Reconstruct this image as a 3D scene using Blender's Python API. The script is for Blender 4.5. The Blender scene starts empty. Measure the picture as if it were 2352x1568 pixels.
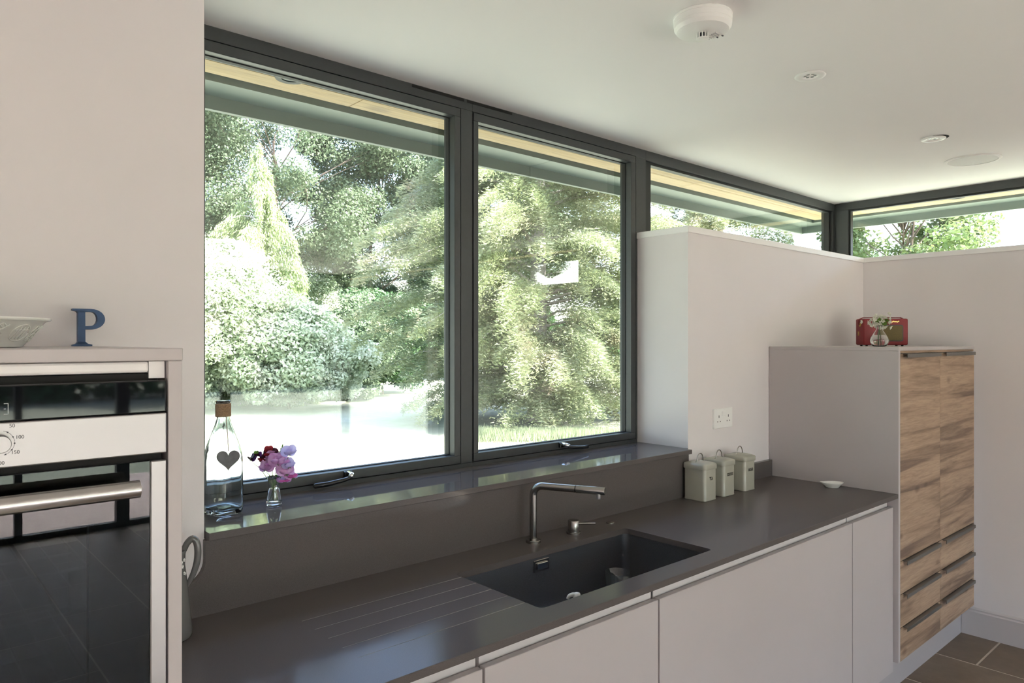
import bpy, bmesh, math, random
import numpy as np
from mathutils import Vector, Matrix
from math import pi, sin, cos, radians, atan2, sqrt, exp
random.seed(7); RNG = np.random.default_rng(11)
scene = bpy.context.scene
C = scene.collection

# ------------------------------------------------------------------ camera
YAW = radians(41.74); FPX = 1643.0; HC = 1.62
cam = bpy.data.cameras.new('camera'); cam.sensor_width = 36; cam.lens = FPX / 2352 * 36
cam.clip_end = 500; cam.clip_start = 0.02
camo = bpy.data.objects.new('camera', cam); C.objects.link(camo)
camo.location = (0, 0, HC); camo.rotation_euler = (pi / 2, 0, -YAW)
scene.camera = camo
# ------------------------------------------------------------------ world, sun, exposure
SUN_DIR = Vector((0.42, -0.91, 0)).normalized(); SUN_EL = radians(50)
world = bpy.data.worlds.new('world'); scene.world = world; world.use_nodes = True
wn = world.node_tree; wn.nodes.clear()
sky = wn.nodes.new('ShaderNodeTexSky'); sky.sky_type = 'NISHITA'; sky.sun_disc = False
sky.sun_elevation = SUN_EL; sky.sun_rotation = atan2(SUN_DIR.x, SUN_DIR.y); sky.air_density = 1.0; sky.dust_density = 2.5; sky.ozone_density = 1.0
wbg = wn.nodes.new('ShaderNodeBackground'); wbg.inputs[1].default_value = 0.55
wo = wn.nodes.new('ShaderNodeOutputWorld')
wn.links.new(sky.outputs[0], wbg.inputs[0]); wn.links.new(wbg.outputs[0], wo.inputs[0])
sl = bpy.data.lights.new('sun', 'SUN'); sl.energy = 9.0; sl.angle = radians(0.7); sl.color = (1.0, 0.985, 0.96)
so = bpy.data.objects.new('sun', sl); C.objects.link(so)
sd = Vector((SUN_DIR.x * cos(SUN_EL), SUN_DIR.y * cos(SUN_EL), sin(SUN_EL)))
so.rotation_euler = sd.to_track_quat('Z', 'Y').to_euler(); so.location = (0, 0, 20)
vs = scene.view_settings; vs.view_transform = 'Standard'; vs.look = 'None'; vs.gamma = 1; vs.use_curve_mapping = False
vs.exposure = 2.25
scene.cycles.max_bounces = 14; scene.cycles.diffuse_bounces = 7; scene.cycles.glossy_bounces = 6
scene.cycles.transmission_bounces = 10; scene.cycles.transparent_max_bounces = 24
scene.cycles.sample_clamp_indirect = 8.0
scene.cycles.caustics_reflective = False

# ------------------------------------------------------------------ pixel helper (a direction only; depth comes from planes)
RT = Vector((cos(YAW), -sin(YAW), 0)); FW = Vector((sin(YAW), cos(YAW), 0))
def at_depth(px, d, z):
    p = (FW + RT * ((px - 1176) / FPX)) * d
    return Vector((p.x, p.y, z))

# ------------------------------------------------------------------ materials
MATS = {}
def nmat(name):
    m = bpy.data.materials.new(name); m.use_nodes = True
    nt = m.node_tree; nt.nodes.clear()
    out = nt.nodes.new('ShaderNodeOutputMaterial')
    MATS[name] = m
    return m, nt, out
def N(nt, t, **k):
    n = nt.nodes.new(t)
    for a, b in k.items(): setattr(n, a, b)
    return n
def ramp(nt, stops):
    r = N(nt, 'ShaderNodeValToRGB'); e = r.color_ramp.elements
    while len(e) > 1: e.remove(e[-1])
    e[0].position = stops[0][0]; e[0].color = (*stops[0][1], 1)
    for p, c in stops[1:]:
        x = e.new(p); x.color = (*c, 1)
    return r
def pbr(name, col, rough=0.5, metal=0.0, spec=0.5, noise=0.0, nscale=40.0, bump=0.0, bscale=200.0, coat=0.0, trans=0.0, ior=1.5, rnoise=0.0):
    m, nt, out = nmat(name); b = N(nt, 'ShaderNodeBsdfPrincipled'); L = nt.links
    b.inputs['Base Color'].default_value = (*col, 1); b.inputs['Roughness'].default_value = rough
    b.inputs['Metallic'].default_value = metal; b.inputs['Specular IOR Level'].default_value = spec
    b.inputs['IOR'].default_value = ior; b.inputs['Transmission Weight'].default_value = trans
    b.inputs['Coat Weight'].default_value = coat; b.inputs['Coat Roughness'].default_value = 0.05
    tc = N(nt, 'ShaderNodeTexCoord')
    if noise:
        t = N(nt, 'ShaderNodeTexNoise'); t.inputs['Scale'].default_value = nscale; t.inputs['Detail'].default_value = 4
        L.new(tc.outputs['Object'], t.inputs['Vector'])
        r = ramp(nt, [(0.3, tuple(c * (1 - noise) for c in col)), (0.7, tuple(min(1, c * (1 + noise)) for c in col))])
        L.new(t.outputs['Fac'], r.inputs[0]); L.new(r.outputs[0], b.inputs['Base Color'])
    if bump:
        t2 = N(nt, 'ShaderNodeTexNoise'); t2.inputs['Scale'].default_value = bscale; t2.inputs['Detail'].default_value = 3
        L.new(tc.outputs['Object'], t2.inputs['Vector'])
        bp = N(nt, 'ShaderNodeBump'); bp.inputs['Strength'].default_value = bump; bp.inputs['Distance'].default_value = 0.002
        L.new(t2.outputs['Fac'], bp.inputs['Height']); L.new(bp.outputs[0], b.inputs['Normal'])
    L.new(b.outputs[0], out.inputs[0])
    return m
pbr('wall_paint', (0.765, 0.73, 0.74), 0.62, spec=0.3, noise=0.012, nscale=3, bump=0.05, bscale=300)
pbr('ceiling_paint', (0.87, 0.86, 0.86), 0.7, spec=0.2, noise=0.01, nscale=2, bump=0.04, bscale=300)
pbr('white_gloss', (0.86, 0.84, 0.84), 0.35, noise=0.01, nscale=5)
pbr('white_plastic', (0.86, 0.86, 0.85), 0.35)
pbr('cashmere', (0.50, 0.46, 0.465), 0.42, noise=0.012, nscale=6, bump=0.02, bscale=500)
pbr('channel_white', (0.66, 0.63, 0.63), 0.4)
pbr('quartz', (0.118, 0.104, 0.102), 0.05, spec=0.16, noise=0.16, nscale=900, rnoise=0.1)
pbr('quartz_top', (0.118, 0.104, 0.102), 0.13, spec=0.04, noise=0.16, nscale=900)
pbr('groove_edge', (0.26, 0.235, 0.22), 0.5)
pbr('sink_stone', (0.17, 0.175, 0.19), 0.33, metal=0.75, noise=0.2, nscale=700, bump=0.05, bscale=700)
pbr('frame_grey', (0.046, 0.050, 0.052), 0.42, noise=0.05, nscale=60, bump=0.03, bscale=700)
pbr('frame_dark', (0.016, 0.018, 0.018), 0.5)
pbr('gasket', (0.008, 0.008, 0.008), 0.6)
pbr('steel', (0.40, 0.388, 0.385), 0.42, metal=1.0, bump=0.03, bscale=600)
pbr('steel_tube', (0.50, 0.485, 0.47), 0.24, metal=1.0)
pbr('steel_tap', (0.36, 0.345, 0.33), 0.24, metal=1.0)
pbr('chrome', (0.75, 0.75, 0.76), 0.08, metal=1.0)
pbr('handle_black', (0.012, 0.012, 0.013), 0.25)
pbr('handle_grey', (0.20, 0.195, 0.185), 0.38, metal=0.8)
pbr('black_glass', (0.004, 0.004, 0.006), 0.03, spec=0.6)
pbr('black_plastic', (0.006, 0.006, 0.006), 0.35)
pbr('print_dark', (0.06, 0.06, 0.07), 0.6)
pbr('print_pale', (0.55, 0.58, 0.6), 0.5)
pbr('plinth_white', (0.42, 0.395, 0.405), 0.45)
pbr('baseboard_white', (0.56, 0.53, 0.54), 0.4)
pbr('grout', (0.60, 0.53, 0.45), 0.85, noise=0.1, nscale=60)
pbr('ceramic_white', (0.83, 0.82, 0.78), 0.18, coat=0.4)
pbr('blue_paint', (0.016, 0.062, 0.165), 0.45, noise=0.08, nscale=80)
pbr('jug_grey', (0.15, 0.145, 0.14), 0.22, coat=0.3, noise=0.05, nscale=30)
pbr('enamel_sage', (0.40, 0.395, 0.335), 0.22, coat=0.25, noise=0.02, nscale=20)
pbr('enamel_text', (0.03, 0.025, 0.02), 0.5)
pbr('twine', (0.30, 0.19, 0.11), 0.9, noise=0.3, nscale=300, bump=0.6, bscale=500)
pbr('string_brown', (0.22, 0.12, 0.07), 0.9)
pbr('slate', (0.15, 0.155, 0.16), 0.8, noise=0.15, nscale=60, bump=0.3, bscale=200)
pbr('radio_red', (0.235, 0.015, 0.022), 0.45, noise=0.1, nscale=200, bump=0.2, bscale=900)
pbr('radio_grille', (0.13, 0.095, 0.03), 0.7, noise=0.4, nscale=500)
pbr('brass', (0.65, 0.47, 0.16), 0.3, metal=1.0)
pbr('dark_void', (0.004, 0.004, 0.004), 0.8)
pbr('glass_clear', (1, 1, 1), 0.0, trans=1.0, ior=1.45)
pbr('bottle_glass', (0.93, 0.98, 0.96), 0.01, trans=1.0, ior=1.45, bump=0.12, bscale=28)
pbr('water', (0.98, 1.0, 0.97), 0.0, trans=1.0, ior=1.33)
pbr('soap_pump', (0.85, 0.88, 0.88), 0.3)
pbr('soap_body', (0.72, 0.80, 0.82), 0.25)
pbr('stem_green', (0.10, 0.20, 0.05), 0.5)
pbr('fascia_metal', (0.145, 0.185, 0.15), 0.45, noise=0.04, nscale=5)
pbr('fascia_dark', (0.10, 0.12, 0.115), 0.5)
pbr('deck_wood', (0.42, 0.31, 0.29), 0.7, noise=0.15, nscale=15)
pbr('bark', (0.13, 0.095, 0.07), 0.9, noise=0.3, nscale=12, bump=0.8, bscale=20)
pbr('pale_bark', (0.42, 0.37, 0.33), 0.9, noise=0.2, nscale=12)
pbr('render_white', (0.75, 0.73, 0.70), 0.8, bump=0.2, bscale=200)
pbr('led_glass', (0.25, 0.28, 0.27), 0.1)
pbr('speaker_mesh', (0.60, 0.59, 0.58), 0.6, noise=0.05, nscale=900)

def pane_mat(name='pane_glass', tint=(0.965, 0.975, 0.97), f0=0.065):
    m, nt, out = nmat(name); L = nt.links
    geo = N(nt, 'ShaderNodeNewGeometry'); dot = N(nt, 'ShaderNodeVectorMath', operation='DOT_PRODUCT')
    L.new(geo.outputs['Incoming'], dot.inputs[0]); L.new(geo.outputs['Normal'], dot.inputs[1])
    ab = N(nt, 'ShaderNodeMath', operation='ABSOLUTE'); L.new(dot.outputs['Value'], ab.inputs[0])
    om = N(nt, 'ShaderNodeMath', operation='SUBTRACT'); om.inputs[0].default_value = 1; L.new(ab.outputs[0], om.inputs[1])
    pw = N(nt, 'ShaderNodeMath', operation='POWER'); L.new(om.outputs[0], pw.inputs[0]); pw.inputs[1].default_value = 5
    ma = N(nt, 'ShaderNodeMath', operation='MULTIPLY_ADD'); L.new(pw.outputs[0], ma.inputs[0]); ma.inputs[1].default_value = 0.93; ma.inputs[2].default_value = f0
    tr = N(nt, 'ShaderNodeBsdfTransparent'); tr.inputs[0].default_value = (*tint, 1)
    gl = N(nt, 'ShaderNodeBsdfGlossy'); gl.inputs['Roughness'].default_value = 0.0; gl.inputs[0].default_value = (0.95, 1, 0.98, 1)
    mx = N(nt, 'ShaderNodeMixShader'); L.new(ma.outputs[0], mx.inputs[0]); L.new(tr.outputs[0], mx.inputs[1]); L.new(gl.outputs[0], mx.inputs[2])
    L.new(mx.outputs[0], out.inputs[0])
pane_mat()
pane_mat('oven_glass', (0.42, 0.44, 0.47), 0.035)
pbr('oven_enamel', (0.025, 0.026, 0.03), 0.35)
def wood_mat(name, c0, c1, c2, axis=0, sc=1.0, rough=0.5):
    m, nt, out = nmat(name); L = nt.links
    tc = N(nt, 'ShaderNodeTexCoord'); oi = N(nt, 'ShaderNodeObjectInfo')
    mp = N(nt, 'ShaderNodeMapping'); s = [24 * sc] * 3; s[axis] = 1.7 * sc; mp.inputs['Scale'].default_value = s
    ad = N(nt, 'ShaderNodeVectorMath', operation='ADD'); ml = N(nt, 'ShaderNodeMath', operation='MULTIPLY'); ml.inputs[1].default_value = 37
    L.new(oi.outputs['Random'], ml.inputs[0]); L.new(tc.outputs['Object'], ad.inputs[0]); L.new(ml.outputs[0], ad.inputs[1])
    L.new(ad.outputs[0], mp.inputs['Vector'])
    n1 = N(nt, 'ShaderNodeTexNoise'); n1.inputs['Scale'].default_value = 0.55; n1.inputs['Detail'].default_value = 5; n1.inputs['Distortion'].default_value = 0.9
    n2 = N(nt, 'ShaderNodeTexNoise'); n2.inputs['Scale'].default_value = 5.0; n2.inputs['Detail'].default_value = 6; n2.inputs['Distortion'].default_value = 0.8
    L.new(mp.outputs[0], n1.inputs['Vector']); L.new(mp.outputs[0], n2.inputs['Vector'])
    r1 = ramp(nt, [(0.36, c0), (0.47, c1), (0.62, c2)]); L.new(n1.outputs['Fac'], r1.inputs[0])
    r2 = ramp(nt, [(0.35, (0.72, 0.70, 0.68)), (0.6, (1, 1, 1))]); L.new(n2.outputs['Fac'], r2.inputs[0])
    mx = N(nt, 'ShaderNodeMix', data_type='RGBA', blend_type='MULTIPLY'); mx.inputs[0].default_value = 0.8
    L.new(r1.outputs[0], mx.inputs[6]); L.new(r2.outputs[0], mx.inputs[7])
    mp2 = N(nt, 'ShaderNodeMapping'); s2 = [9.0 * sc] * 3; s2[axis] = 4.5 * sc; mp2.inputs['Scale'].default_value = s2
    L.new(ad.outputs[0], mp2.inputs['Vector'])
    vo = N(nt, 'ShaderNodeTexVoronoi'); vo.inputs['Scale'].default_value = 0.8; L.new(mp2.outputs[0], vo.inputs['Vector'])
    r3 = ramp(nt, [(0.0, (0.30, 0.27, 0.26)), (0.08, (0.55, 0.5, 0.5)), (0.15, (1, 1, 1))]); L.new(vo.outputs['Distance'], r3.inputs[0])
    m3 = N(nt, 'ShaderNodeMix', data_type='RGBA', blend_type='MULTIPLY'); m3.inputs[0].default_value = 0.75
    L.new(mx.outputs[2], m3.inputs[6]); L.new(r3.outputs[0], m3.inputs[7])
    b = N(nt, 'ShaderNodeBsdfPrincipled'); b.inputs['Roughness'].default_value = rough
    L.new(m3.outputs[2], b.inputs['Base Color']); L.new(b.outputs[0], out.inputs[0])
wood_mat('oak', (0.19, 0.125, 0.09), (0.40, 0.275, 0.19), (0.47, 0.335, 0.235), 0)
wood_mat('soffit_ply', (0.48, 0.30, 0.12), (0.55, 0.36, 0.155), (0.60, 0.41, 0.19), 0, 0.5)
def tile_mat():
    m, nt, out = nmat('stone_tile'); L = nt.links
    tc = N(nt, 'ShaderNodeTexCoord'); oi = N(nt, 'ShaderNodeObjectInfo')
    ml = N(nt, 'ShaderNodeMath', operation='MULTIPLY'); ml.inputs[1].default_value = 53
    ad = N(nt, 'ShaderNodeVectorMath', operation='ADD')
    L.new(oi.outputs['Random'], ml.inputs[0]); L.new(tc.outputs['Object'], ad.inputs[0]); L.new(ml.outputs[0], ad.inputs[1])
    n1 = N(nt, 'ShaderNodeTexNoise'); n1.inputs['Scale'].default_value = 4; n1.inputs['Detail'].default_value = 8; n1.inputs['Roughness'].default_value = 0.65
    L.new(ad.outputs[0], n1.inputs['Vector'])
    r = ramp(nt, [(0.3, (0.145, 0.105, 0.075)), (0.55, (0.195, 0.148, 0.108)), (0.75, (0.25, 0.195, 0.145))]); L.new(n1.outputs['Fac'], r.inputs[0])
    b = N(nt, 'ShaderNodeBsdfPrincipled'); b.inputs['Roughness'].default_value = 0.45; b.inputs['Specular IOR Level'].default_value = 0.35
    bp = N(nt, 'ShaderNodeBump'); bp.inputs['Strength'].default_value = 0.15; bp.inputs['Distance'].default_value = 0.004
    L.new(n1.outputs['Fac'], bp.inputs['Height']); L.new(bp.outputs[0], b.inputs['Normal'])
    L.new(r.outputs[0], b.inputs['Base Color']); L.new(b.outputs[0], out.inputs[0])
tile_mat()
def leaf_mat(name, cols, scale=0.8, transl=0.35, rough=0.5, fine=0.0):
    m, nt, out = nmat(name); L = nt.links
    tc = N(nt, 'ShaderNodeTexCoord')
    n1 = N(nt, 'ShaderNodeTexNoise'); n1.inputs['Scale'].default_value = scale; n1.inputs['Detail'].default_value = 6; n1.inputs['Roughness'].default_value = 0.75
    L.new(tc.outputs['Object'], n1.inputs['Vector'])
    k = len(cols); r = ramp(nt, [(0.3 + 0.42 * i / max(1, k - 1), c) for i, c in enumerate(cols)]); L.new(n1.outputs['Fac'], r.inputs[0])
    d = N(nt, 'ShaderNodeBsdfPrincipled'); d.inputs['Roughness'].default_value = rough; d.inputs['Specular IOR Level'].default_value = 0.3
    t = N(nt, 'ShaderNodeBsdfTranslucent')
    L.new(r.outputs[0], d.inputs['Base Color']); L.new(r.outputs[0], t.inputs[0])
    mx = N(nt, 'ShaderNodeMixShader'); mx.inputs[0].default_value = transl
    L.new(d.outputs[0], mx.inputs[1]); L.new(t.outputs[0], mx.inputs[2]); L.new(mx.outputs[0], out.inputs[0])
leaf_mat('leaf_broad', [(0.06, 0.09, 0.045), (0.11, 0.15, 0.08), (0.19, 0.235, 0.135)], 0.7)
leaf_mat('leaf_right', [(0.07, 0.12, 0.03), (0.15, 0.21, 0.07), (0.30, 0.33, 0.17)], 1.6, 0.35)
leaf_mat('leaf_conifer', [(0.12, 0.15, 0.065), (0.21, 0.245, 0.12), (0.28, 0.30, 0.175), (0.36, 0.26, 0.19)], 0.9, 0.3)
leaf_mat('leaf_weeping', [(0.16, 0.21, 0.085), (0.27, 0.33, 0.145), (0.37, 0.43, 0.22)], 0.8, 0.3)
leaf_mat('leaf_shrub_glare', [(0.22, 0.30, 0.15), (0.42, 0.47, 0.32), (0.72, 0.72, 0.62)], 1.6, 0.3)  # leaf colour whitened to stand in for sun glare on the window
leaf_mat('leaf_blossom', [(0.80, 0.74, 0.72), (0.85, 0.82, 0.80)], 1.6, 0.3)
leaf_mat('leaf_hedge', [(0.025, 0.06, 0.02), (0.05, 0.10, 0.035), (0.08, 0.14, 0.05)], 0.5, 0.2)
leaf_mat('grass_blade', [(0.18, 0.22, 0.11), (0.28, 0.31, 0.19)], 1.0, 0.3)
leaf_mat('petal_pink', [(0.58, 0.22, 0.54), (0.69, 0.39, 0.68), (0.78, 0.58, 0.80)], 45, 0.4)
leaf_mat('petal_rose', [(0.55, 0.08, 0.35), (0.65, 0.20, 0.50)], 30, 0.4)
leaf_mat('petal_lilac', [(0.50, 0.45, 0.75), (0.66, 0.60, 0.85)], 30, 0.45)
leaf_mat('petal_maroon', [(0.035, 0.004, 0.014), (0.07, 0.006, 0.02)], 30, 0.3)
leaf_mat('petal_violet', [(0.045, 0.01, 0.09), (0.09, 0.02, 0.14)], 30, 0.3)
leaf_mat('petal_red', [(0.22, 0.012, 0.02), (0.30, 0.02, 0.03)], 30, 0.4)
leaf_mat('petal_white', [(0.78, 0.78, 0.68), (0.86, 0.86, 0.80)], 30, 0.3)
leaf_mat('flower_leaf', [(0.10, 0.20, 0.03), (0.16, 0.28, 0.05)], 30, 0.4)
def lawn_mat():
    m, nt, out = nmat('lawn_grass'); L = nt.links
    tc = N(nt, 'ShaderNodeTexCoord')
    n1 = N(nt, 'ShaderNodeTexNoise'); n1.inputs['Scale'].default_value = 0.5; n1.inputs['Detail'].default_value = 8; n1.inputs['Roughness'].default_value = 0.7
    n2 = N(nt, 'ShaderNodeTexNoise'); n2.inputs['Scale'].default_value = 40; n2.inputs['Detail'].default_value = 4
    L.new(tc.outputs['Object'], n1.inputs['Vector']); L.new(tc.outputs['Object'], n2.inputs['Vector'])
    r = ramp(nt, [(0.3, (0.18, 0.195, 0.13)), (0.55, (0.245, 0.255, 0.19)), (0.75, (0.295, 0.295, 0.23))])
    L.new(n1.outputs['Fac'], r.inputs[0])
    b = N(nt, 'ShaderNodeBsdfPrincipled'); b.inputs['Roughness'].default_value = 0.8; b.inputs['Specular IOR Level'].default_value = 0.2
    bp = N(nt, 'ShaderNodeBump'); bp.inputs['Strength'].default_value = 0.5; bp.inputs['Distance'].default_value = 0.03
    L.new(n2.outputs['Fac'], bp.inputs['Height']); L.new(bp.outputs[0], b.inputs['Normal'])
    L.new(r.outputs[0], b.inputs['Base Color']); L.new(b.outputs[0], out.inputs[0])
lawn_mat()

# ------------------------------------------------------------------ builders
WPOS = {}
def link(o, parent=None, base=None):
    C.objects.link(o)
    if parent is not None:
        o.parent = parent
        o.matrix_parent_inverse = WPOS.get(parent.name, Matrix.Identity(4)).inverted()
    return o
def tag(o, label=None, cat=None, group=None, kind=None):
    if label: o['label'] = label
    if cat: o['category'] = cat
    if group: o['group'] = group
    if kind: o['kind'] = kind
    return o
def thing(name, label, cat, loc=(0, 0, 0), group=None, kind=None):
    o = bpy.data.objects.new(name, None); o.empty_display_size = 0.05; o.location = loc
    C.objects.link(o); WPOS[o.name] = Matrix.Translation(Vector(loc))
    return tag(o, label, cat, group, kind)
def obj(name, bm, mat, parent=None, smooth=False, angle=None):
    me = bpy.data.meshes.new(name)
    bmesh.ops.recalc_face_normals(bm, faces=bm.faces[:])
    bm.to_mesh(me); bm.free()
    me.materials.append(MATS[mat])
    if smooth:
        me.polygons.foreach_set('use_smooth', [True] * len(me.polygons))
        if angle: me.set_sharp_from_angle(angle=radians(angle))
    o = bpy.data.objects.new(name, me)
    return link(o, parent)
def box(bm, x0, x1, y0, y1, z0, z1, bev=0.0, seg=1):
    vs_ = [bm.verts.new((x, y, z)) for x in (x0, x1) for y in (y0, y1) for z in (z0, z1)]
    idx = [(0, 1, 3, 2), (4, 6, 7, 5), (0, 4, 5, 1), (2, 3, 7, 6), (0, 2, 6, 4), (1, 5, 7, 3)]
    fs = [bm.faces.new([vs_[i] for i in f]) for f in idx]
    if bev > 0:
        es = list({e for f in fs for e in f.edges})
        bmesh.ops.bevel(bm, geom=es, offset=bev, segments=seg, affect='EDGES', profile=0.5)
    return bm
def B(*boxes, bev=0.0, seg=1):
    bm = bmesh.new()
    for b in boxes: box(bm, *b, bev=bev, seg=seg)
    return bm
def lathe(bm, prof, cx=0, cy=0, n=32, close=False):
    """prof: list of (r, z); revolve about the vertical through (cx, cy)"""
    rings = []
    for r, z in prof:
        if r < 1e-5: rings.append([bm.verts.new((cx, cy, z))])
        else: rings.append([bm.verts.new((cx + r * cos(2 * pi * i / n), cy + r * sin(2 * pi * i / n), z)) for i in range(n)])
    for a, b in zip(rings, rings[1:]):
        for i in range(n):
            j = (i + 1) % n
            if len(a) == 1 and len(b) == 1: continue
            if len(a) == 1: bm.faces.new((a[0], b[i], b[j]))
            elif len(b) == 1: bm.faces.new((a[i], a[j], b[0]))
            else: bm.faces.new((a[i], a[j], b[j], b[i]))
    return bm
def tube(bm, pts, rad, n=10, cap=True, flat=1.0, up=None):
    pts = [Vector(p) for p in pts]
    if not hasattr(rad, '__len__'): rad = [rad] * len(pts)
    prev = None; u = None
    for i, p in enumerate(pts):
        t = (pts[min(i + 1, len(pts) - 1)] - pts[max(i - 1, 0)]).normalized()
        if u is None:
            ref = Vector(up) if up else (Vector((0, 0, 1)) if abs(t.z) < 0.9 else Vector((1, 0, 0)))
            u = (ref - t * ref.dot(t)).normalized()
        else: u = (u - t * u.dot(t)).normalized()
        v = t.cross(u)
        ring = [bm.verts.new(p + (u * cos(2 * pi * k / n) * flat + v * sin(2 * pi * k / n)) * rad[i]) for k in range(n)]
        if prev:
            for k in range(n): bm.faces.new((prev[k], prev[(k + 1) % n], ring[(k + 1) % n], ring[k]))
        elif cap: bm.faces.new(ring[::-1])
        prev = ring
    if cap: bm.faces.new(prev)
    return bm
def smooth(pts, n=5):
    P_ = [Vector(p) for p in pts]; P_ = [2 * P_[0] - P_[1]] + P_ + [2 * P_[-1] - P_[-2]]; o_ = []
    for i in range(1, len(P_) - 2):
        for k in range(n):
            t = k / n; a_, b_, c_, d_ = P_[i - 1:i + 3]
            o_.append(.5 * ((2 * b_) + (c_ - a_) * t + (2 * a_ - 5 * b_ + 4 * c_ - d_) * t * t + (3 * b_ - a_ - 3 * c_ + d_) * t ** 3))
    return o_ + [P_[-2]]
def rrect(w, d, r, n=6):
    """rounded rectangle outline centred at 0"""
    out = []
    for cx, cy, a0 in ((w / 2 - r, d / 2 - r, 0), (-w / 2 + r, d / 2 - r, 90), (-w / 2 + r, -d / 2 + r, 180), (w / 2 - r, -d / 2 + r, 270)):
        for k in range(n + 1):
            a = radians(a0 + 90 * k / n); out.append((cx + r * cos(a), cy + r * sin(a)))
    return out
def loft(bm, sections, cx=0, cy=0, cap0=True, cap1=True):
    """sections: list of (outline2d, z)"""
    rings = [[bm.verts.new((cx + x, cy + y, z)) for x, y in o] for o, z in sections]
    for a, b in zip(rings, rings[1:]):
        n = len(a)
        for i in range(n): bm.faces.new((a[i], a[(i + 1) % n], b[(i + 1) % n], b[i]))
    if cap0: bm.faces.new(rings[0][::-1])
    if cap1: bm.faces.new(rings[-1])
    return bm
def prism_y(bm, outline, y0, y1):
    """outline in (x, z) extruded along y"""
    a = [bm.verts.new((x, y0, z)) for x, z in outline]; b = [bm.verts.new((x, y1, z)) for x, z in outline]
    n = len(a); bm.faces.new(a); bm.faces.new(b[::-1])
    for i in range(n): bm.faces.new((a[i], b[i], b[(i + 1) % n], a[(i + 1) % n]))
    return bm
def ring_xz(bm, x0, x1, z0, z1, wl, wr, wb, wt, y0, y1, bev=0.0):
    box(bm, x0, x1, y0, y1, z1 - wt, z1, bev); box(bm, x0, x1, y0, y1, z0, z0 + wb, bev)
    box(bm, x0, x0 + wl, y0, y1, z0 + wb, z1 - wt, bev); box(bm, x1 - wr, x1, y0, y1, z0 + wb, z1 - wt, bev)
    return bm
def ring_yz(bm, y0, y1, z0, z1, w0, w1, wb, wt, x0, x1, bev=0.0):
    box(bm, x0, x1, y0, y1, z1 - wt, z1, bev); box(bm, x0, x1, y0, y1, z0, z0 + wb, bev)
    box(bm, x0, x1, y0, y0 + w0, z0 + wb, z1 - wt, bev); box(bm, x0, x1, y1 - w1, y1, z0 + wb, z1 - wt, bev)
    return bm
def struct(name, bm, mat, parent=None, smooth=False, label=None):
    o = obj(name, bm, mat, parent, smooth)
    if parent is None: o['kind'] = 'structure'
    if label: o['label'] = label
    return o
def text_mesh(s, size):
    cu = bpy.data.curves.new('lettering', 'FONT'); cu.body = s; cu.size = size; cu.align_x = 'CENTER'; cu.align_y = 'CENTER'; cu.extrude = 0.0002
    o = bpy.data.objects.new('lettering', cu); C.objects.link(o)
    dg = bpy.context.evaluated_depsgraph_get(); me = bpy.data.meshes.new_from_object(o.evaluated_get(dg))
    bpy.data.objects.remove(o); return me

FL = -0.055; CZ = 2.564; YN = 1.906; YS = 1.886; YF = 2.197; XN = 2.78; X2 = 4.692; XF = 4.938; YB = -4.66; XL = -2.6
SZ = 1.131; CT = 0.92; YC = 1.268

# ------------------------------------------------------------------ room shell
struct('wall_back', B((XL - .2, .636, YN, 2.30, FL - .1, CZ), (.636, XN, YN, 2.29, FL - .1, SZ - .021), (XN, XF + .1, YN, 2.30, FL - .1, 2.12)), 'wall_paint', label='off-white painted back wall around the wide window')
struct('wall_right', B((X2, XF + .1, -2.2, YN, FL - .1, 2.12)), 'wall_paint', label='off-white painted half-height side wall under the clerestory glazing')
struct('wall_left', B((XL - .2, XL, YB - .1, YN, FL - .1, CZ)), 'wall_paint', label='plain painted wall at the far side of the room')
struct('ceiling', B((XL - .2, XF + .06, YB - .06, 2.26, CZ, CZ + .04)), 'ceiling_paint', label='flat white plaster ceiling')
struct('trim_1', B((XN - .006, XF, YN - .006, YF, 2.12, 2.15), bev=.0015), 'white_gloss', label='white painted ledge board capping the window-side half wall')
struct('trim_2', B((X2 - .006, XF, -2.2, YN - .006, 2.12, 2.15), bev=.0015), 'white_gloss', label='white painted ledge board capping the side half wall')
fl = struct('floor', B((XL - .2, XF + .1, YB - .1, 2.3, FL - .12, FL - .0015)), 'grout', label='stone tiled floor with pale grout')
# tiles: 0.62 x 0.40 running bond along y, one object each
TX, TY, G = 0.425, 0.62, 0.009
tb = bmesh.new(); box(tb, 0, TX - G, 0, TY - G, FL - .012, FL, bev=.0015)
tile_me = bpy.data.meshes.new('tile'); bmesh.ops.recalc_face_normals(tb, faces=tb.faces[:]); tb.to_mesh(tile_me); tb.free(); tile_me.materials.append(MATS['stone_tile'])
tx0, ty0 = 4.267, 1.168
for i in range(-12, 3):
    for j in range(-9, 2):
        x = tx0 + i * TX; y = ty0 + (j * TY if i % 2 == 0 else j * TY - 0.30)
        if x < 0.3 or x > 4.9 or y < -4.9 + TY * 0 or y > 1.75 or x + TX > 5.1: continue
        t = bpy.data.objects.new('tile', tile_me); t.location = (x, y, 0); C.objects.link(t); t.parent = fl
# baseboard
bb = bmesh.new()
prof = [(X2, FL), (X2 - .018, FL), (X2 - .018, FL + .135), (X2 - .012, FL + .142), (X2 - .012, FL + .150), (X2, FL + .158)]
a = [bb.verts.new((x, 1.351, z)) for x, z in prof]; b_ = [bb.verts.new((x, -2.2, z)) for x, z in prof]
bb.faces.new(a); bb.faces.new(b_[::-1])
for i in range(len(a)): bb.faces.new((a[i], b_[i], b_[(i + 1) % len(a)], a[(i + 1) % len(a)]))
struct('baseboard_right', bb, 'baseboard_white', label='white moulded skirting board along the side wall')

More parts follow.
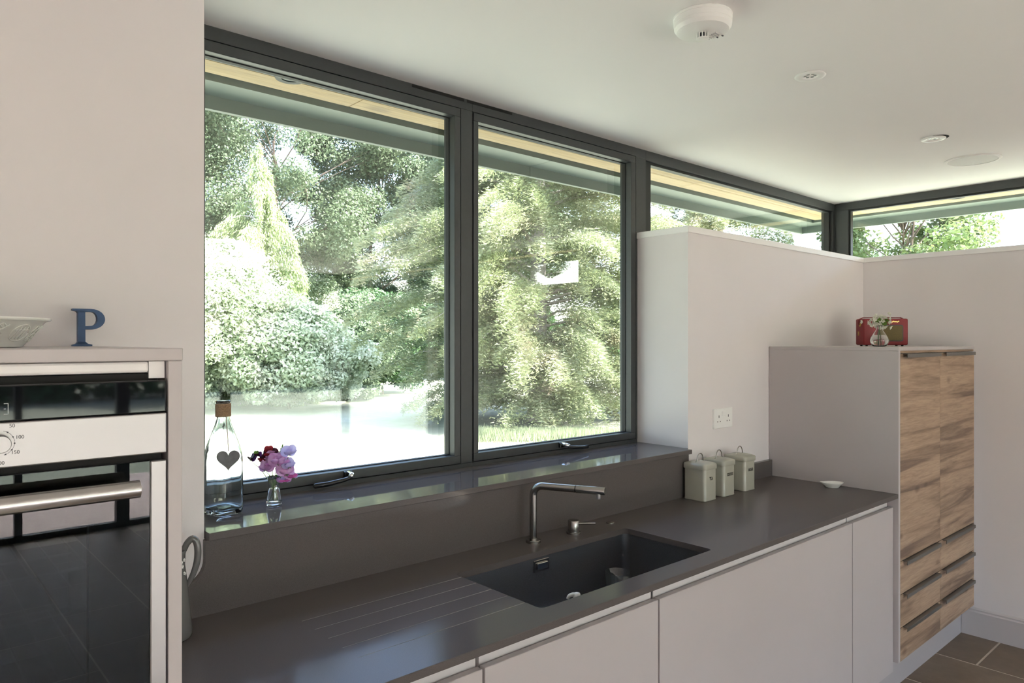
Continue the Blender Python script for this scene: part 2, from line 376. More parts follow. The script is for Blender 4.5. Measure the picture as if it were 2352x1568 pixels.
# ------------------------------------------------------------------ kitchen window: two opening lights and a clerestory
def pane(parent, x0, x1, z0, z1, y=2.247):
    return obj('pane', B((x0, x1, y, y + .022, z0, z1)), 'pane_glass', parent)
def pane_x(parent, y0, y1, z0, z1, x):
    return obj('pane', B((x, x + .022, y0, y1, z0, z1)), 'pane_glass', parent)
def lever_handle(parent, x, z, sgn):
    yb = 2.192
    h = obj('handle', B((x - .016, x + .016, yb - .010, yb + .004, z - .011, z + .011), bev=.003, seg=2), 'handle_black', parent)
    bm = bmesh.new()
    tube(bm, [(x, yb - .006, z + .004), (x, yb - .030, z + .002), (x + sgn * .012, yb - .038, z - .002)], [.009, .009, .008], 10)
    obj('boss', bm, 'chrome', h, True)
    bm = bmesh.new()
    tube(bm, [(x + sgn * .006, yb - .038, z - .004), (x + sgn * .04, yb - .041, z - .010), (x + sgn * .09, yb - .037, z - .016), (x + sgn * .135, yb - .030, z - .018), (x + sgn * .14, yb - .029, z - .018)], [.006, .0075, .0085, .009, .004], 10)
    obj('lever', bm, 'handle_black', h, True)
def sash(parent, x0, x1, z0, z1, wl, wr, wb, wt):
    bm = bmesh.new()
    ring_xz(bm, x0, x1, z0, z1, wl, wr, wb, wt, YF - .004, 2.262, .0015)
    s = obj('sash', bm, 'frame_grey', parent)
    bm = bmesh.new(); i = .0
    ring_xz(bm, x0 + wl - .004, x1 - wr + .004, z0 + wb - .004, z1 - wt + .004, .007, .007, .007, .007, YF + .030, 2.247, 0)
    obj('gasket', bm, 'gasket', s)
    pane(parent, x0 + wl - .004, x1 - wr + .004, z0 + wb - .004, z1 - wt + .004)
    return s
w1 = thing('window_1', 'wide dark grey casement window behind the sink, wall end', None, (1.2, YF, SZ), kind='structure')
bm = bmesh.new(); ring_xz(bm, .636, 1.752, SZ - .01, CZ, .066, .056, .0255, .042, YF, 2.275, .001)
obj('frame', bm, 'frame_grey', w1)
sash(w1, .706, 1.691, 1.1495, 2.5185, .029, .029, .031, .033)
obj('rebate', B((.70, 1.697, YF + .012, 2.274, 2.5185, 2.5225), (.70, 1.697, YF + .012, 2.274, 1.1462, 1.1495), (1.691, 1.697, YF + .012, 2.274, 1.15, 2.52), (.70, .706, YF + .012, 2.274, 1.15, 2.52)), 'gasket', w1)
lever_handle(w1, 1.205, 1.168, -1)
w2 = thing('window_2', 'narrower dark grey casement window beside the half wall', None, (2.3, YF, SZ), kind='structure')
bm = bmesh.new()
box(bm, 1.752, 2.847, YF, 2.275, 2.522, CZ, .001); box(bm, 1.752, XN, YF, 2.275, SZ - .01, 1.1465, .001); box(bm, 2.770, 2.847, YF, 2.275, 1.1465, 2.522, .001)
obj('frame', bm, 'frame_grey', w2)
sash(w2, 1.756, 2.763, 1.1495, 2.5185, .024, .036, .031, .033)
obj('rebate', B((1.752, 2.77, YF + .012, 2.274, 2.5185, 2.5225), (1.752, 2.77, YF + .012, 2.274, 1.1462, 1.1495), (2.763, 2.77, YF + .012, 2.274, 1.15, 2.52), (1.750, 1.756, YF + .012, 2.274, 1.15, 2.52)), 'gasket', w2)
lever_handle(w2, 2.245, 1.168, 1)
obj('vent_slot', B((1.47, 1.71, YF - .0015, YF + .002, 2.551, 2.561), (1.725, 1.96, YF - .0015, YF + .002, 2.551, 2.561)), 'dark_void', w2)
w3 = thing('window_3', 'long fixed clerestory window above the half wall ledge', None, (3.9, YF, 2.15), kind='structure')
bm = bmesh.new()
box(bm, 2.847, XF + .07, YF, 2.275, 2.515, CZ, .001); box(bm, 2.847, XF, YF, 2.275, 2.08, 2.155, .001)
obj('frame', bm, 'frame_grey', w3)
bm = bmesh.new(); ring_xz(bm, 2.847, 4.905, 2.155, 2.515, .058, .022, .02, .012, YF + .015, 2.247)
obj('glazing_bead', bm, 'frame_dark', w3)
pane(w3, 2.88, 4.89, 2.16, 2.512)
obj('corner_post', B((4.905, XF + .075, YF, 2.275, 2.08, 2.515), bev=.001), 'frame_grey', w3)
w4 = thing('window_4', 'fixed clerestory window over the side wall ledge', None, (XF, 0, 2.15), kind='structure')
bm = bmesh.new()
box(bm, XF, XF + .075, -2.2, YF, 2.515, CZ, .001); box(bm, XF, XF + .075, -2.2, YF, 2.08, 2.155, .001)
for y0, y1 in ((2.106, YF), (-1.36, -1.26), (-2.26, -2.16)): box(bm, XF, XF + .075, y0, y1, 2.155, 2.515, .001)
obj('frame', bm, 'frame_grey', w4)
bm = bmesh.new()
for y0, y1 in ((-1.26, 2.106), (-2.16, -1.36)): ring_yz(bm, y0, y1, 2.155, 2.515, .02, .012, .02, .012, XF + .015, XF + .048)
obj('glazing_bead', bm, 'frame_dark', w4)
for y0, y1 in ((-1.255, 2.10), (-2.155, -1.365)): pane_x(w4, y0, y1, 2.16, 2.512, XF + .048)
# glazed corner behind the camera: side glazing and the rear sliding doors
w5 = thing('window_5', 'full height side glazing at the garden corner', None, (XF, -3.4, FL), kind='structure')
bm = bmesh.new(); ring_yz(bm, YB, -2.2, FL, CZ, .11, .07, .06, .06, XF, XF + .08, .001); obj('frame', bm, 'frame_grey', w5)
pane_x(w5, YB + .1, -2.27, FL + .05, CZ - .05, XF + .03)
w6 = thing('window_6', 'full width rear garden doors in dark frames', None, (1.2, YB, FL), kind='structure')
bm = bmesh.new(); box(bm, XL, XF + .08, YB - .08, YB, CZ - .06, CZ, .001); box(bm, XL, XF + .08, YB - .08, YB, FL, FL + .05, .001)
for x, w in ((XL, .1), (-.80, .11), (.87, .055), (1.63, .106), (3.28, .11)): box(bm, x, x + w, YB - .08, YB, FL + .05, CZ - .06, .001)
obj('frame', bm, 'frame_grey', w6)
for x0, x1 in ((XL + .1, -.80), (-.69, .87), (.925, 1.63), (1.736, 3.28), (3.39, XF)):
    obj('pane', B((x0 - .005, x1 + .005, YB - .05, YB - .03, FL + .045, CZ - .055)), 'pane_glass', w6)

# ------------------------------------------------------------------ roof and soffit
struct('roof', B((XL - .6, 5.56, YB - 2.1, 2.76, CZ + .06, CZ + .30), (XL - .6, XF + .1, YB - .9, 2.20, CZ + .02, CZ + .06)), 'fascia_dark', label='flat roof slab over the room, rear overhang deepened to dim the light')  # rear overhang, out of view, made deeper to dim the room
sf = struct('trim_3', B((XL - .5, 5.50, 2.276, 2.545, 2.560, 2.62), (XF + .076, 5.40, YB - .5, 2.276, 2.560, 2.62)), 'fascia_dark', label='timber boarded soffit under the roof overhang')
xs = [-3.0, -.6, 1.398, 3.6, 5.36]
for x0, x1 in zip(xs, xs[1:]):
    for y0, y1 in ((2.278, 2.417), (2.420, 2.533)):
        obj('board', B((x0 + .001, x1 - .002, y0, y1, 2.545, 2.561), bev=.001), 'soffit_ply', sf)
ys = [2.276, 0.9, -1.2, -3.2, -5.1]
for y1, y0 in zip(ys, ys[1:]):
    for x0, x1 in ((XF + .078, 5.20), (5.203, 5.36)):
        obj('board', B((x0, x1, y0 + .002, y1 - .001, 2.545, 2.561), bev=.001), 'soffit_ply', sf)
fs = thing('roof_fascia', 'grey green folded metal fascia along the roof edge', 'fascia', (2, 2.75, 2.48))
for x0, x1 in ((XL - .6, .2), (.203, 2.56), (2.563, 5.55)):
    obj('fascia_panel', B((x0, x1, 2.574, 2.728, 2.534, 2.58), (x0, x1, 2.728, 2.752, 2.483, 2.62)), 'fascia_metal', fs)
for y0, y1 in ((.4, 2.572), (-2.0, .397), (-5.6, -2.003)):
    obj('fascia_panel', B((5.40, 5.552, y0, y1, 2.534, 2.58), (5.552, 5.576, y0, y1 + .18 * (y1 > 2), 2.483, 2.62)), 'fascia_metal', fs)
for x, y, lab in ((1.089, 2.385, 'dark round downlight recessed in the soffit over the casement window'), (5.17, 1.526, 'dark round downlight recessed in the soffit outside the side clerestory')):
    s = thing('soffit_downlight', lab, 'downlight', (x, y, 2.545))
    bm = bmesh.new(); lathe(bm, [(.030, 2.5445), (.031, 2.538), (.052, 2.538), (.055, 2.5445)], x, y, 28); obj('bezel', bm, 'frame_dark', s, True, 40)
    bm = bmesh.new(); lathe(bm, [(0, 2.541), (.030, 2.541), (.030, 2.545)], x, y, 24); obj('lens', bm, 'led_glass', s)

# ------------------------------------------------------------------ stone sill, splashback, worktop
bm = bmesh.new(); loft(bm, [([(.638, 1.872), (2.762, 1.872), (2.762, YN - .001), (XN - .001, YN - .001), (XN - .001, YF + .004), (.638, YF + .004)], z) for z in (SZ - .020, SZ)])
bmesh.ops.bevel(bm, geom=[e for e in bm.edges if abs(e.verts[0].co.z - e.verts[1].co.z) < 1e-6 and min(e.verts[0].co.y, e.verts[1].co.y) < 1.9 and max(e.verts[0].co.y, e.verts[1].co.y) < 1.9], offset=.002, segments=2, affect='EDGES', profile=.5)
o = obj('window_sill', bm, 'quartz')
tag(o, 'polished dark taupe stone window sill under the casement windows', 'sill')
out = [(.386, CT)]
out += [(.386, 1.002), (.575, 1.002)] + [(.575 + .058 * sin(radians(a)), 1.060 - .058 * cos(radians(a))) for a in range(10, 91, 10)]
out += [(.633, SZ - .021), (2.757, SZ - .021), (2.757, 1.002), (3.507, 1.002), (3.507, CT)]
bm = bmesh.new(); prism_y(bm, out, YS, YN - .001)
tag(obj('splashback', bm, 'quartz'), 'dark taupe stone splashback with upstands, behind the sink', 'splashback')

def boolean(o, cutters):
    for c in cutters:
        md = o.modifiers.new('cut', 'BOOLEAN'); md.operation = 'DIFFERENCE'; md.object = c; md.solver = 'EXACT'; md.material_mode = 'TRANSFER'
    bpy.context.view_layer.update()
    dg = bpy.context.evaluated_depsgraph_get()
    me = bpy.data.meshes.new_from_object(o.evaluated_get(dg))
    o.modifiers.clear(); o.data = me
    for c in cutters: bpy.data.objects.remove(c)
SX0, SX1, SY0, SY1 = 1.305, 2.107, 1.347, 1.722
wt = obj('worktop', B((.385, 3.507, YC, YS + .012, .900, CT), bev=.0015), 'quartz_top')
cut = bmesh.new(); loft(cut, [(rrect(SX1 - SX0, SY1 - SY0, .018), .88), (rrect(SX1 - SX0, SY1 - SY0, .018), .94)], (SX0 + SX1) / 2, (SY0 + SY1) / 2)
cuts = [obj('cutter', cut, 'quartz_top')]
for k in range(5):
    y = 1.687 - k * .0695
    cut = bmesh.new(); w = .0045
    v = [cut.verts.new(p) for p in ((.80, y - w, CT + .004), (.80, y + w, CT + .004), (1.31, y + w, CT + .004), (1.31, y - w, CT + .004), (.80, y, CT - .0010), (1.31, y, CT - .0030))]
    for f in ((0, 1, 2, 3), (0, 4, 1), (3, 2, 5), (0, 3, 5, 4), (1, 4, 5, 2)): cut.faces.new([v[i] for i in f])
    cuts.append(obj('cutter', cut, 'groove_edge'))
cut = bmesh.new(); lathe(cut, [(0, .89), (.017, .89), (.017, .93), (0, .93)], 1.718, 1.814, 24); cuts.append(obj('cutter', cut, 'quartz_top'))
boolean(wt, cuts)
tag(wt, 'dark taupe stone worktop with drainer grooves and a sink cut-out', 'worktop')
# sink
sk = thing('sink', 'large dark undermount sink set into the stone worktop', 'sink', (1.7, 1.53, .70))
cx, cy = (SX0 + SX1) / 2, (SY0 + SY1) / 2; W, D = SX1 - SX0 + .008, SY1 - SY0 + .008
bm = bmesh.new()
loft(bm, [(rrect(W + .05, D + .05, .03), .8995), (rrect(W, D, .022), .8995), (rrect(W - .004, D - .004, .024), .74), (rrect(W - .02, D - .02, .03), .722), (rrect(W - .05, D - .05, .04), .716), (rrect(.12, .12, .055), .712)], cx, cy, cap0=False, cap1=True)
loft(bm, [(rrect(W + .05, D + .05, .03), .8995), (rrect(W + .02, D + .02, .03), .70), (rrect(W - .02, D - .02, .03), .70)], cx, cy, cap0=False, cap1=True)
obj('bowl', bm, 'sink_stone', sk, True, 30)
yb = SY1 + .004
ov = obj('overflow', B((1.633, 1.704, yb - .006, yb, .852, .892), bev=.002), 'steel_tap', sk)
obj('overflow_cover', B((1.644, 1.693, yb - .012, yb - .006, .861, .883), bev=.002, seg=2), 'chrome', ov)
bm = bmesh.new(); lathe(bm, [(0, .716), (.03, .716), (.04, .714), (.044, .712)], cx, cy, 28); obj('drain', bm, 'steel', sk, True)
# pop-up waste knob
bm = bmesh.new(); lathe(bm, [(.016, CT), (.016, CT + .003), (.014, CT + .0045), (0, CT + .0045)], 2.119, 1.806, 24)
tag(obj('waste_button', bm, 'steel_tap', None, True, 40), 'small round steel waste button behind the sink', 'button')
# tap
tp = thing('kitchen_tap', 'brushed steel kitchen tap with long angled spout', 'tap', (1.718, 1.814, CT))
bm = bmesh.new(); lathe(bm, [(.0265, CT), (.0265, CT + .008), (.025, CT + .0095), (.012, CT + .0095)], 1.718, 1.814, 32); obj('base', bm, 'steel_tap', tp, True, 40)
A0 = Vector((1.718, 1.814, 0)); E0 = Vector((1.829, 1.583, 0)); dv = (E0 - A0).normalized(); Lsp = (E0 - A0).length; zt = 1.118
pts = [A0 + Vector((0, 0, CT + .002)), A0 + Vector((0, 0, 1.0)), A0 + Vector((0, 0, zt - .034))]
for k in range(1, 9):
    a = radians(90 * k / 8); pts.append(A0 + dv * (.034 * (1 - cos(a))) + Vector((0, 0, zt - .034 + .034 * sin(a))))
pts.append(A0 + dv * (Lsp * .60) + Vector((0, 0, zt)))
bm = bmesh.new(); tube(bm, pts, .0128, 20); obj('spout', bm, 'steel_tap', tp, True, 40)
bm = bmesh.new(); tube(bm, [A0 + dv * (Lsp * .602) + Vector((0, 0, zt)), A0 + dv * (Lsp * .612) + Vector((0, 0, zt))], .0118, 20); obj('joint', bm, 'handle_black', tp, True, 40)
bm = bmesh.new(); tube(bm, [A0 + dv * (Lsp * .613) + Vector((0, 0, zt)), A0 + dv * (Lsp - .001) + Vector((0, 0, zt)), A0 + dv * (Lsp + .001) + Vector((0, 0, zt))], [.0130, .0130, .0115], 20); po = obj('pull_out_head', bm, 'steel_tap', tp, True, 40)
nz = A0 + dv * (Lsp - .022); bm = bmesh.new(); lathe(bm, [(.0085, zt - .010), (.0085, zt - .024), (.007, zt - .028), (0, zt - .028)], nz.x, nz.y, 20); obj('nozzle', bm, 'steel', po, True, 40)
mx_ = thing('mixer_control', 'steel single lever mixer control beside the tap', 'tap control', (1.905, 1.80, CT))
bm = bmesh.new(); lathe(bm, [(.027, CT), (.027, CT + .005), (.025, CT + .0065), (.015, CT + .0065)], 1.908, 1.80, 32); obj('base', bm, 'steel_tap', mx_, True, 40)
bm = bmesh.new(); lathe(bm, [(.019, CT + .0065), (.019, CT + .010), (.0215, CT + .010), (.0215, CT + .046), (.020, CT + .048), (0, CT + .048)], 1.908, 1.80, 32); obj('body', bm, 'steel_tap', mx_, True, 40)
bm = bmesh.new(); tube(bm, [(1.918, 1.785, CT + .036), (1.957, 1.738, CT + .0385)], .0045, 14); obj('lever', bm, 'brass' if False else 'steel_tap', mx_, True, 40)

# ------------------------------------------------------------------ base cabinets
def base_cabinet(x0, x1, label, under_sink=False):
    t = thing('base_cabinet', label, 'cabinet', ((x0 + x1) / 2, 1.6, FL), 'base cabinets under the worktop')
    zb = FL + .15
    zc = .69 if under_sink else .899
    bm = B((x0, x0 + .018, 1.335, YS, zb, zc), (x1 - .018, x1, 1.335, YS, zb, zc), (x0 + .018, x1 - .018, 1.335, YS, zb, zb + .018), (x0 + .018, x1 - .018, YS - .01, YS, zb + .018, .69))
    obj('body', bm, 'channel_white', t)
    obj('door', B((x0 + .002, x1 - .0025, 1.290, 1.311, zb + .004, .8565), bev=.0012), 'cashmere', t)
    bm = bmesh.new()
    prof = [(1.316, .8985), (1.316, .856), (1.3175, .848), (1.3175, .830), (1.332, .830), (1.332, .8985)]
    a = [bm.verts.new((x0 + .004, y, z)) for y, z in prof]; b2 = [bm.verts.new((x1 - .004, y, z)) for y, z in prof]
    bm.faces.new(a); bm.faces.new(b2[::-1])
    for i in range(len(a)): bm.faces.new((a[i], b2[i], b2[(i + 1) % len(a)], a[(i + 1) % len(a)]))
    obj('grip_channel', bm, 'channel_white', t)
    obj('plinth', B((x0, x1, 1.345, 1.360, FL, zb)), 'plinth_white', t)
base_cabinet(.386, 1.062, 'pale handleless base cabinet next to the oven housing')
base_cabinet(1.065, 1.733, 'pale handleless base cabinet under the left half of the sink'.replace('left half of the sink', 'drainer end of the sink'), True)
base_cabinet(1.736, 3.068, 'extra wide pale handleless base cabinet under the tap side of the worktop', True)
base_cabinet(3.071, 3.506, 'narrow pale handleless base cabinet beside the tall oak cabinet')

# ------------------------------------------------------------------ tall oak cabinet
tc_ = thing('tall_cabinet', 'tall cabinet with oak doors and drawers in a pale casing', 'cabinet', (4.05, 1.6, FL))
TB = .142; TT = 1.5935; TXL, TXR = 3.509, 4.603
obj('side_panel', B((TXL, TXL + .020, YC, YN - .002, TB, TT - .0165), bev=.001), 'cashmere', tc_)
obj('top_panel', B((TXL - .001, TXR + .004, YC - .001, YN - .002, TT - .0165, TT), bev=.001), 'cashmere', tc_)
obj('carcass', B((TXL + .021, TXR, YC + .026, YN - .003, TB, TT - .0175)), 'plinth_white', tc_)
obj('top_rail', B((TXL + .022, TXR, YC + .003, YC + .024, 1.5655, 1.5765)), 'oak', tc_)
obj('filler', B((TXR + .0005, X2 - .0005, YC + .032, YC + .050, TB, TT - .017)), 'cashmere', tc_)
obj('plinth', B((TXL, X2 - .02, 1.352, 1.367, FL, TB)), 'plinth_white', tc_)
def pull(parent, x0, x1, zt_):
    bm = bmesh.new()
    prof = [(YC + .010, zt_ + .0005), (YC - .018, zt_ + .0005), (YC - .0195, zt_ - .001), (YC - .0195, zt_ - .017), (YC - .0170, zt_ - .017), (YC - .0170, zt_ - .0025), (YC + .010, zt_ - .0018)]
    a = [bm.verts.new((x0, y, z)) for y, z in prof]; b2 = [bm.verts.new((x1, y, z)) for y, z in prof]
    bm.faces.new(a); bm.faces.new(b2[::-1])
    for i in range(len(a)): bm.faces.new((a[i], b2[i], b2[(i + 1) % len(a)], a[(i + 1) % len(a)]))
    obj('handle', bm, 'handle_grey', parent)
cols = ((TXL + .0225, 4.0565), (4.0590, TXR))
for x0, x1 in cols:
    d = obj('door', B((x0, x1, YC, YC + .021, .6065, 1.5625), bev=.0008), 'oak', tc_); pull(d, x0 + .033, x1 - .040, 1.5625)
    for z0, z1 in ((TB + .002, .296), (.2995, .450), (.4535, .603)):
        d = obj('drawer', B((x0, x1, YC, YC + .021, z0, z1), bev=.0008), 'oak', tc_); pull(d, x0 + .033, x1 - .040, z1)

# ------------------------------------------------------------------ oven housing and oven
oh = thing('oven_housing', 'pale tall housing cabinet around the built-in oven', 'cabinet', (.06, 1.55, FL))
OX = .383; OT = 1.609; OL = -.258
obj('side_panel', B((OX - .022, OX, YC - .014, YN - .002, FL, OT - .0205), bev=.001), 'cashmere', oh)
obj('side_panel', B((OL - .022, OL, YC - .014, YN - .002, FL, OT - .0205), bev=.001), 'cashmere', oh)
obj('top_panel', B((OL - .022, OX + .001, YC - .016, YN - .002, OT - .0205, OT), bev=.0012), 'cashmere', oh)
obj('top_rail', B((OL, OX - .0485, YC - .004, YC + .012, 1.5695, OT - .0215), bev=.004, seg=2), 'white_gloss', oh)
obj('side_block', B((OX - .048, OX - .024, YC - .002, YC + .014, 1.560, OT - .0215)), 'white_gloss', oh)
obj('back_panel', B((OL, OX - .022, YN - .012, YN - .003, FL, OT - .021)), 'plinth_white', oh)
obj('shelf', B((OL, OX - .022, YC + .01, YN - .012, .935, .953)), 'plinth_white', oh)
obj('lower_door', B((OL + .002, OX - .024, YC - .014, YC + .006, FL + .15, .945), bev=.001), 'cashmere', oh)
ov = thing('built_in_oven', 'stainless steel and black glass built-in oven', 'oven', (.05, 1.5, .955))
R = .3575; Lx = R - .595; YO = YC - .018
obj('casing', B((Lx + .02, Lx + .06, YC + .02, 1.80, .958, 1.555), (R - .06, R - .02, YC + .02, 1.80, .958, 1.555), (Lx + .06, R - .06, YC + .02, 1.80, 1.40, 1.555), (Lx + .06, R - .06, YC + .02, 1.80, .958, .99), (Lx + .06, R - .06, 1.70, 1.80, .99, 1.40)), 'oven_enamel', ov)
for zr in (1.262, 1.195, 1.09):
    bm = bmesh.new(); xa, xb = Lx + .062, R - .062
    tube(bm, smooth([(xa, 1.30, zr + .02), (xa + .03, 1.30, zr), (0, 1.30, zr), (xb - .03, 1.30, zr), (xb, 1.30, zr + .02)], 4), .0026, 8)
    tube(bm, [(xa, 1.66, zr), (xb, 1.66, zr)], .0026, 8)
    for k in range(11): tube(bm, [(xa + .04 + k * .039, 1.30, zr), (xa + .04 + k * .039, 1.66, zr)], .0016, 6)
    obj('wire_rack', bm, 'steel', ov, True)
obj('vent_strip', B((Lx + .01, R - .008, YO + .020, YC + .02, 1.5560, 1.568)), 'dark_void', ov)
cp = obj('control_glass', B((Lx, R, YO, YO + .02, 1.5045, 1.5575), bev=.0025, seg=2), 'black_glass', ov)
for z in (1.5155, 1.5305): obj('display_mark', B((.139, .1445, YO - .0004, YO + .001, z, z + .0008)), 'print_pale', cp)
obj('display_mark', B((.1437, .1445, YO - .0004, YO + .001, 1.5155, 1.5313)), 'print_pale', cp)
obj('display_mark', B((.139, .1415, YO - .0004, YO + .001, 1.5228, 1.5238)), 'print_pale', cp)
fa = obj('fascia', B((Lx, R, YO - .001, YO + .02, 1.4385, 1.5040), bev=.002, seg=2), 'steel', ov)
KX, KZ = .134, 1.4745
bm = bmesh.new(); lathe(bm, [(0, 0), (.0140, 0), (.0140, .001), (.0130, .0012), (.0125, .016), (.0115, .018), (0, .018)], 0, 0, 40)
bmesh.ops.rotate(bm, verts=bm.verts[:], cent=(0, 0, 0), matrix=Matrix.Rotation(pi / 2, 3, 'X')); bmesh.ops.translate(bm, verts=bm.verts[:], vec=(KX, YO - .001, KZ))
kn = obj('knob', bm, 'steel', ov, True, 40)
def flat_text(s, size, x, y, z, mat, parent, name='numeral'):
    me = text_mesh(s, size); me.transform(Matrix.Translation((x, y, z)) @ Matrix.Rotation(pi / 2, 4, 'X')); me.materials.clear(); me.materials.append(MATS[mat])
    o_ = bpy.data.objects.new(name, me); return link(o_, parent)
for s, x, z in (('50', .1487, 1.4985), ('100', .1580, 1.4815), ('150', .1525, 1.4600), ('200', .1345, 1.4460)):
    flat_text(s, .0072, x, YO - .0015, z, 'print_dark', fa)
bm = bmesh.new()
for k in range(-3, 26):
    a = radians(58 - k * 5.2); r = .0178; s = .0004 if k % 6 else .0009
    box(bm, KX + r * cos(a) - s, KX + r * cos(a) + s, YO - .0015, YO - .0005, KZ + r * sin(a) - s, KZ + r * sin(a) + s)
obj('dial_marks', bm, 'print_dark', fa)
obj('vent_gap', B((Lx + .01, R - .004, YO + .016, YC + .02, 1.4260, 1.4395)), 'dark_void', ov)
od = obj('oven_door', B((Lx + .0235, R - .0245, YO + .003, YO + .007, .962, 1.4265)), 'oven_glass', ov)
obj('door_mask', B((Lx + .0235, R - .0245, YO + .0078, YO + .022, 1.337, 1.4265), (Lx + .0235, R - .0245, YO + .0078, YO + .022, .962, 1.015), (Lx + .0235, Lx + .11, YO + .0078, YO + .022, 1.015, 1.337), (R - .110, R - .0245, YO + .0078, YO + .022, 1.015, 1.337)), 'black_plastic', od)
obj('inner_pane', B((Lx + .09, R - .09, YO + .024, YO + .028, 1.00, 1.36)), 'oven_glass', od)
for x0, x1 in ((Lx, Lx + .023), (R - .024, R)): obj('edge_trim', B((x0, x1, YO, YO + .022, .962, 1.4268), bev=.0015), 'steel', od)
bm = bmesh.new(); tube(bm, [(Lx + .05, YO - .044, 1.393), (R - .052, YO - .044, 1.393)], .0135, 24); hd = obj('handle', bm, 'steel_tube', od, True, 40)
for x in (Lx + .062, R - .064): obj('bracket', B((x - .008, x + .008, YO - .040, YO + .004, 1.386, 1.400), bev=.002), 'steel_tap', hd)

# ------------------------------------------------------------------ things on the oven housing
def letter_p(h, depth):
    bm = bmesh.new(); s = h
    def pr(o_): prism_y(bm, o_, -depth / 2, depth / 2)
    pr([(.13 * s, .05 * s), (.30 * s, .05 * s), (.30 * s, .95 * s), (.13 * s, .95 * s)])
    pr([(0, 0), (.46 * s, 0), (.46 * s, .04 * s), (.36 * s, .065 * s), (.30 * s, .12 * s), (.13 * s, .12 * s), (.09 * s, .065 * s), (0, .04 * s)])
    pr([(0, 1.0 * s), (.31 * s, 1.0 * s), (.30 * s, .90 * s), (.13 * s, .89 * s), (.10 * s, .935 * s), (0, .955 * s)])
    n = 16; oc, ic = (.44 * s, .725 * s), (.44 * s, .735 * s)
    outer = [(.29 * s, 1.0 * s)] + [(oc[0] + .33 * s * sin(pi * k / n), oc[1] + .275 * s * cos(pi * k / n)) for k in range(n + 1)] + [(.29 * s, .45 * s)]
    inner = [(.29 * s, .925 * s)] + [(ic[0] + .145 * s * sin(pi * k / n), ic[1] + .19 * s * cos(pi * k / n)) for k in range(n + 1)] + [(.29 * s, .535 * s)]
    m_ = len(outer)
    v = [[bm.verts.new((x, y, z)) for x, z in L_] for y in (-depth / 2, depth / 2) for L_ in (outer, inner)]
    of, if_, ob, ib = v
    for i in range(m_ - 1):
        bm.faces.new((of[i], of[i + 1], if_[i + 1], if_[i])); bm.faces.new((ob[i], ib[i], ib[i + 1], ob[i + 1]))
        bm.faces.new((of[i], ob[i], ob[i + 1], of[i + 1])); bm.faces.new((if_[i], if_[i + 1], ib[i + 1], ib[i]))
    return bm
o = obj('letter_block', letter_p(.0845, .018), 'blue_paint'); o.location = (.332, 1.858, OT + .0003); o.rotation_euler = (-.03, 0, -.02)
tag(o, 'blue wooden letter P standing on the oven housing', 'letter')
bw = thing('baking_dish', 'white ceramic pie dish with embossed sides on the oven housing', 'dish', (.055, 1.58, OT))
bx, by, bz = .105, 1.62, OT
bm = bmesh.new(); lathe(bm, [(0, bz + .004), (.098, bz + .004), (.100, bz + .0005), (.104, bz + .001), (.106, bz + .004), (.140, bz + .047), (.148, bz + .049), (.1495, bz + .0515), (.148, bz + .054), (.140, bz + .054), (.134, bz + .048), (.102, bz + .010), (0, bz + .008)], bx, by, 72)
obj('bowl', bm, 'ceramic_white', bw, True, 40)
def relief(ang, kind):
    bm = bmesh.new()
    def P_(u, v_):  # u along the rim (m), v up the side 0..1
        r = .1065 + .0335 * v_; a = ang + u / r
        return Vector((bx + (r + .0006) * cos(a), by + (r + .0006) * sin(a), bz + .004 + .043 * v_))
    if kind == 0:
        tube(bm, [P_(.021 * cos(t), .52 + .34 * sin(t)) for t in np.linspace(0, 2 * pi, 24)], .0009, 6)
        for q in (-.008, 0, .008): tube(bm, [P_(q - .003, .25), P_(q, .5), P_(q + .003, .78)], .0007, 6)
        for q in (-.012, -.004, .004, .012): tube(bm, [P_(q - .002, .6), P_(q + .002, .68)], .0010, 6)
    else:
        for q in range(5):
            c_ = (random.uniform(-.014, .014), random.uniform(.25, .8))
            tube(bm, [P_(c_[0] + .006 * cos(t), c_[1] + .13 * sin(t)) for t in np.linspace(0, 2 * pi, 12)], .0008, 6)
        tube(bm, [P_(-.016, .2), P_(-.004, .45), P_(.006, .7), P_(.016, .85)], .0008, 6)
    obj('embossing', bm, 'ceramic_white', bw, True)
for k in range(14): relief(radians(-128 + k * 21), k % 2)
# ------------------------------------------------------------------ jug
jx, jy = .515, 1.805
jg = thing('jug', 'tall grey ceramic jug with small white flowers on the worktop', 'jug', (jx, jy, CT))
bm = bmesh.new()
prof = [(0, CT + .004), (.050, CT + .004), (.055, CT), (.0575, CT + .003), (.058, CT + .010), (.0545, CT + .05), (.0475, CT + .12), (.0415, CT + .17), (.0425, CT + .195), (.045, CT + .205), (.0435, CT + .206), (.0405, CT + .195), (.0395, CT + .17), (.0455, CT + .12), (.052, CT + .05), (.052, CT + .012), (0, CT + .010)]
lathe(bm, prof, jx, jy, 40)
for v in bm.verts:  # pull a spout out of the rim away from the handle
    k = max(0, (v.co.z - (CT + .17)) / .036)
    if k > 0 and v.co.x < jx: v.co.x -= .022 * k * max(0, (jx - v.co.x) / .047) ** 3
obj('body', bm, 'jug_grey', jg, True)
bm = bmesh.new(); hv = Vector((.93, -.37, 0)).normalized()
hp = [(.038, .203), (.046, .220), (.057, .229), (.066, .220), (.069, .198), (.067, .172), (.060, .148), (.052, .130), (.045, .116)]
hpp = smooth([Vector((jx, jy, CT + z)) + hv * r for r, z in hp], 5); tube(bm, hpp, [float(np.interp(k / (len(hpp) - 1), np.linspace(0, 1, 9), [.007, .0075, .008, .008, .008, .0078, .007, .006, .004])) for k in range(len(hpp))], 12)
obj('handle', bm, 'jug_grey', jg, True)
bm = bmesh.new()
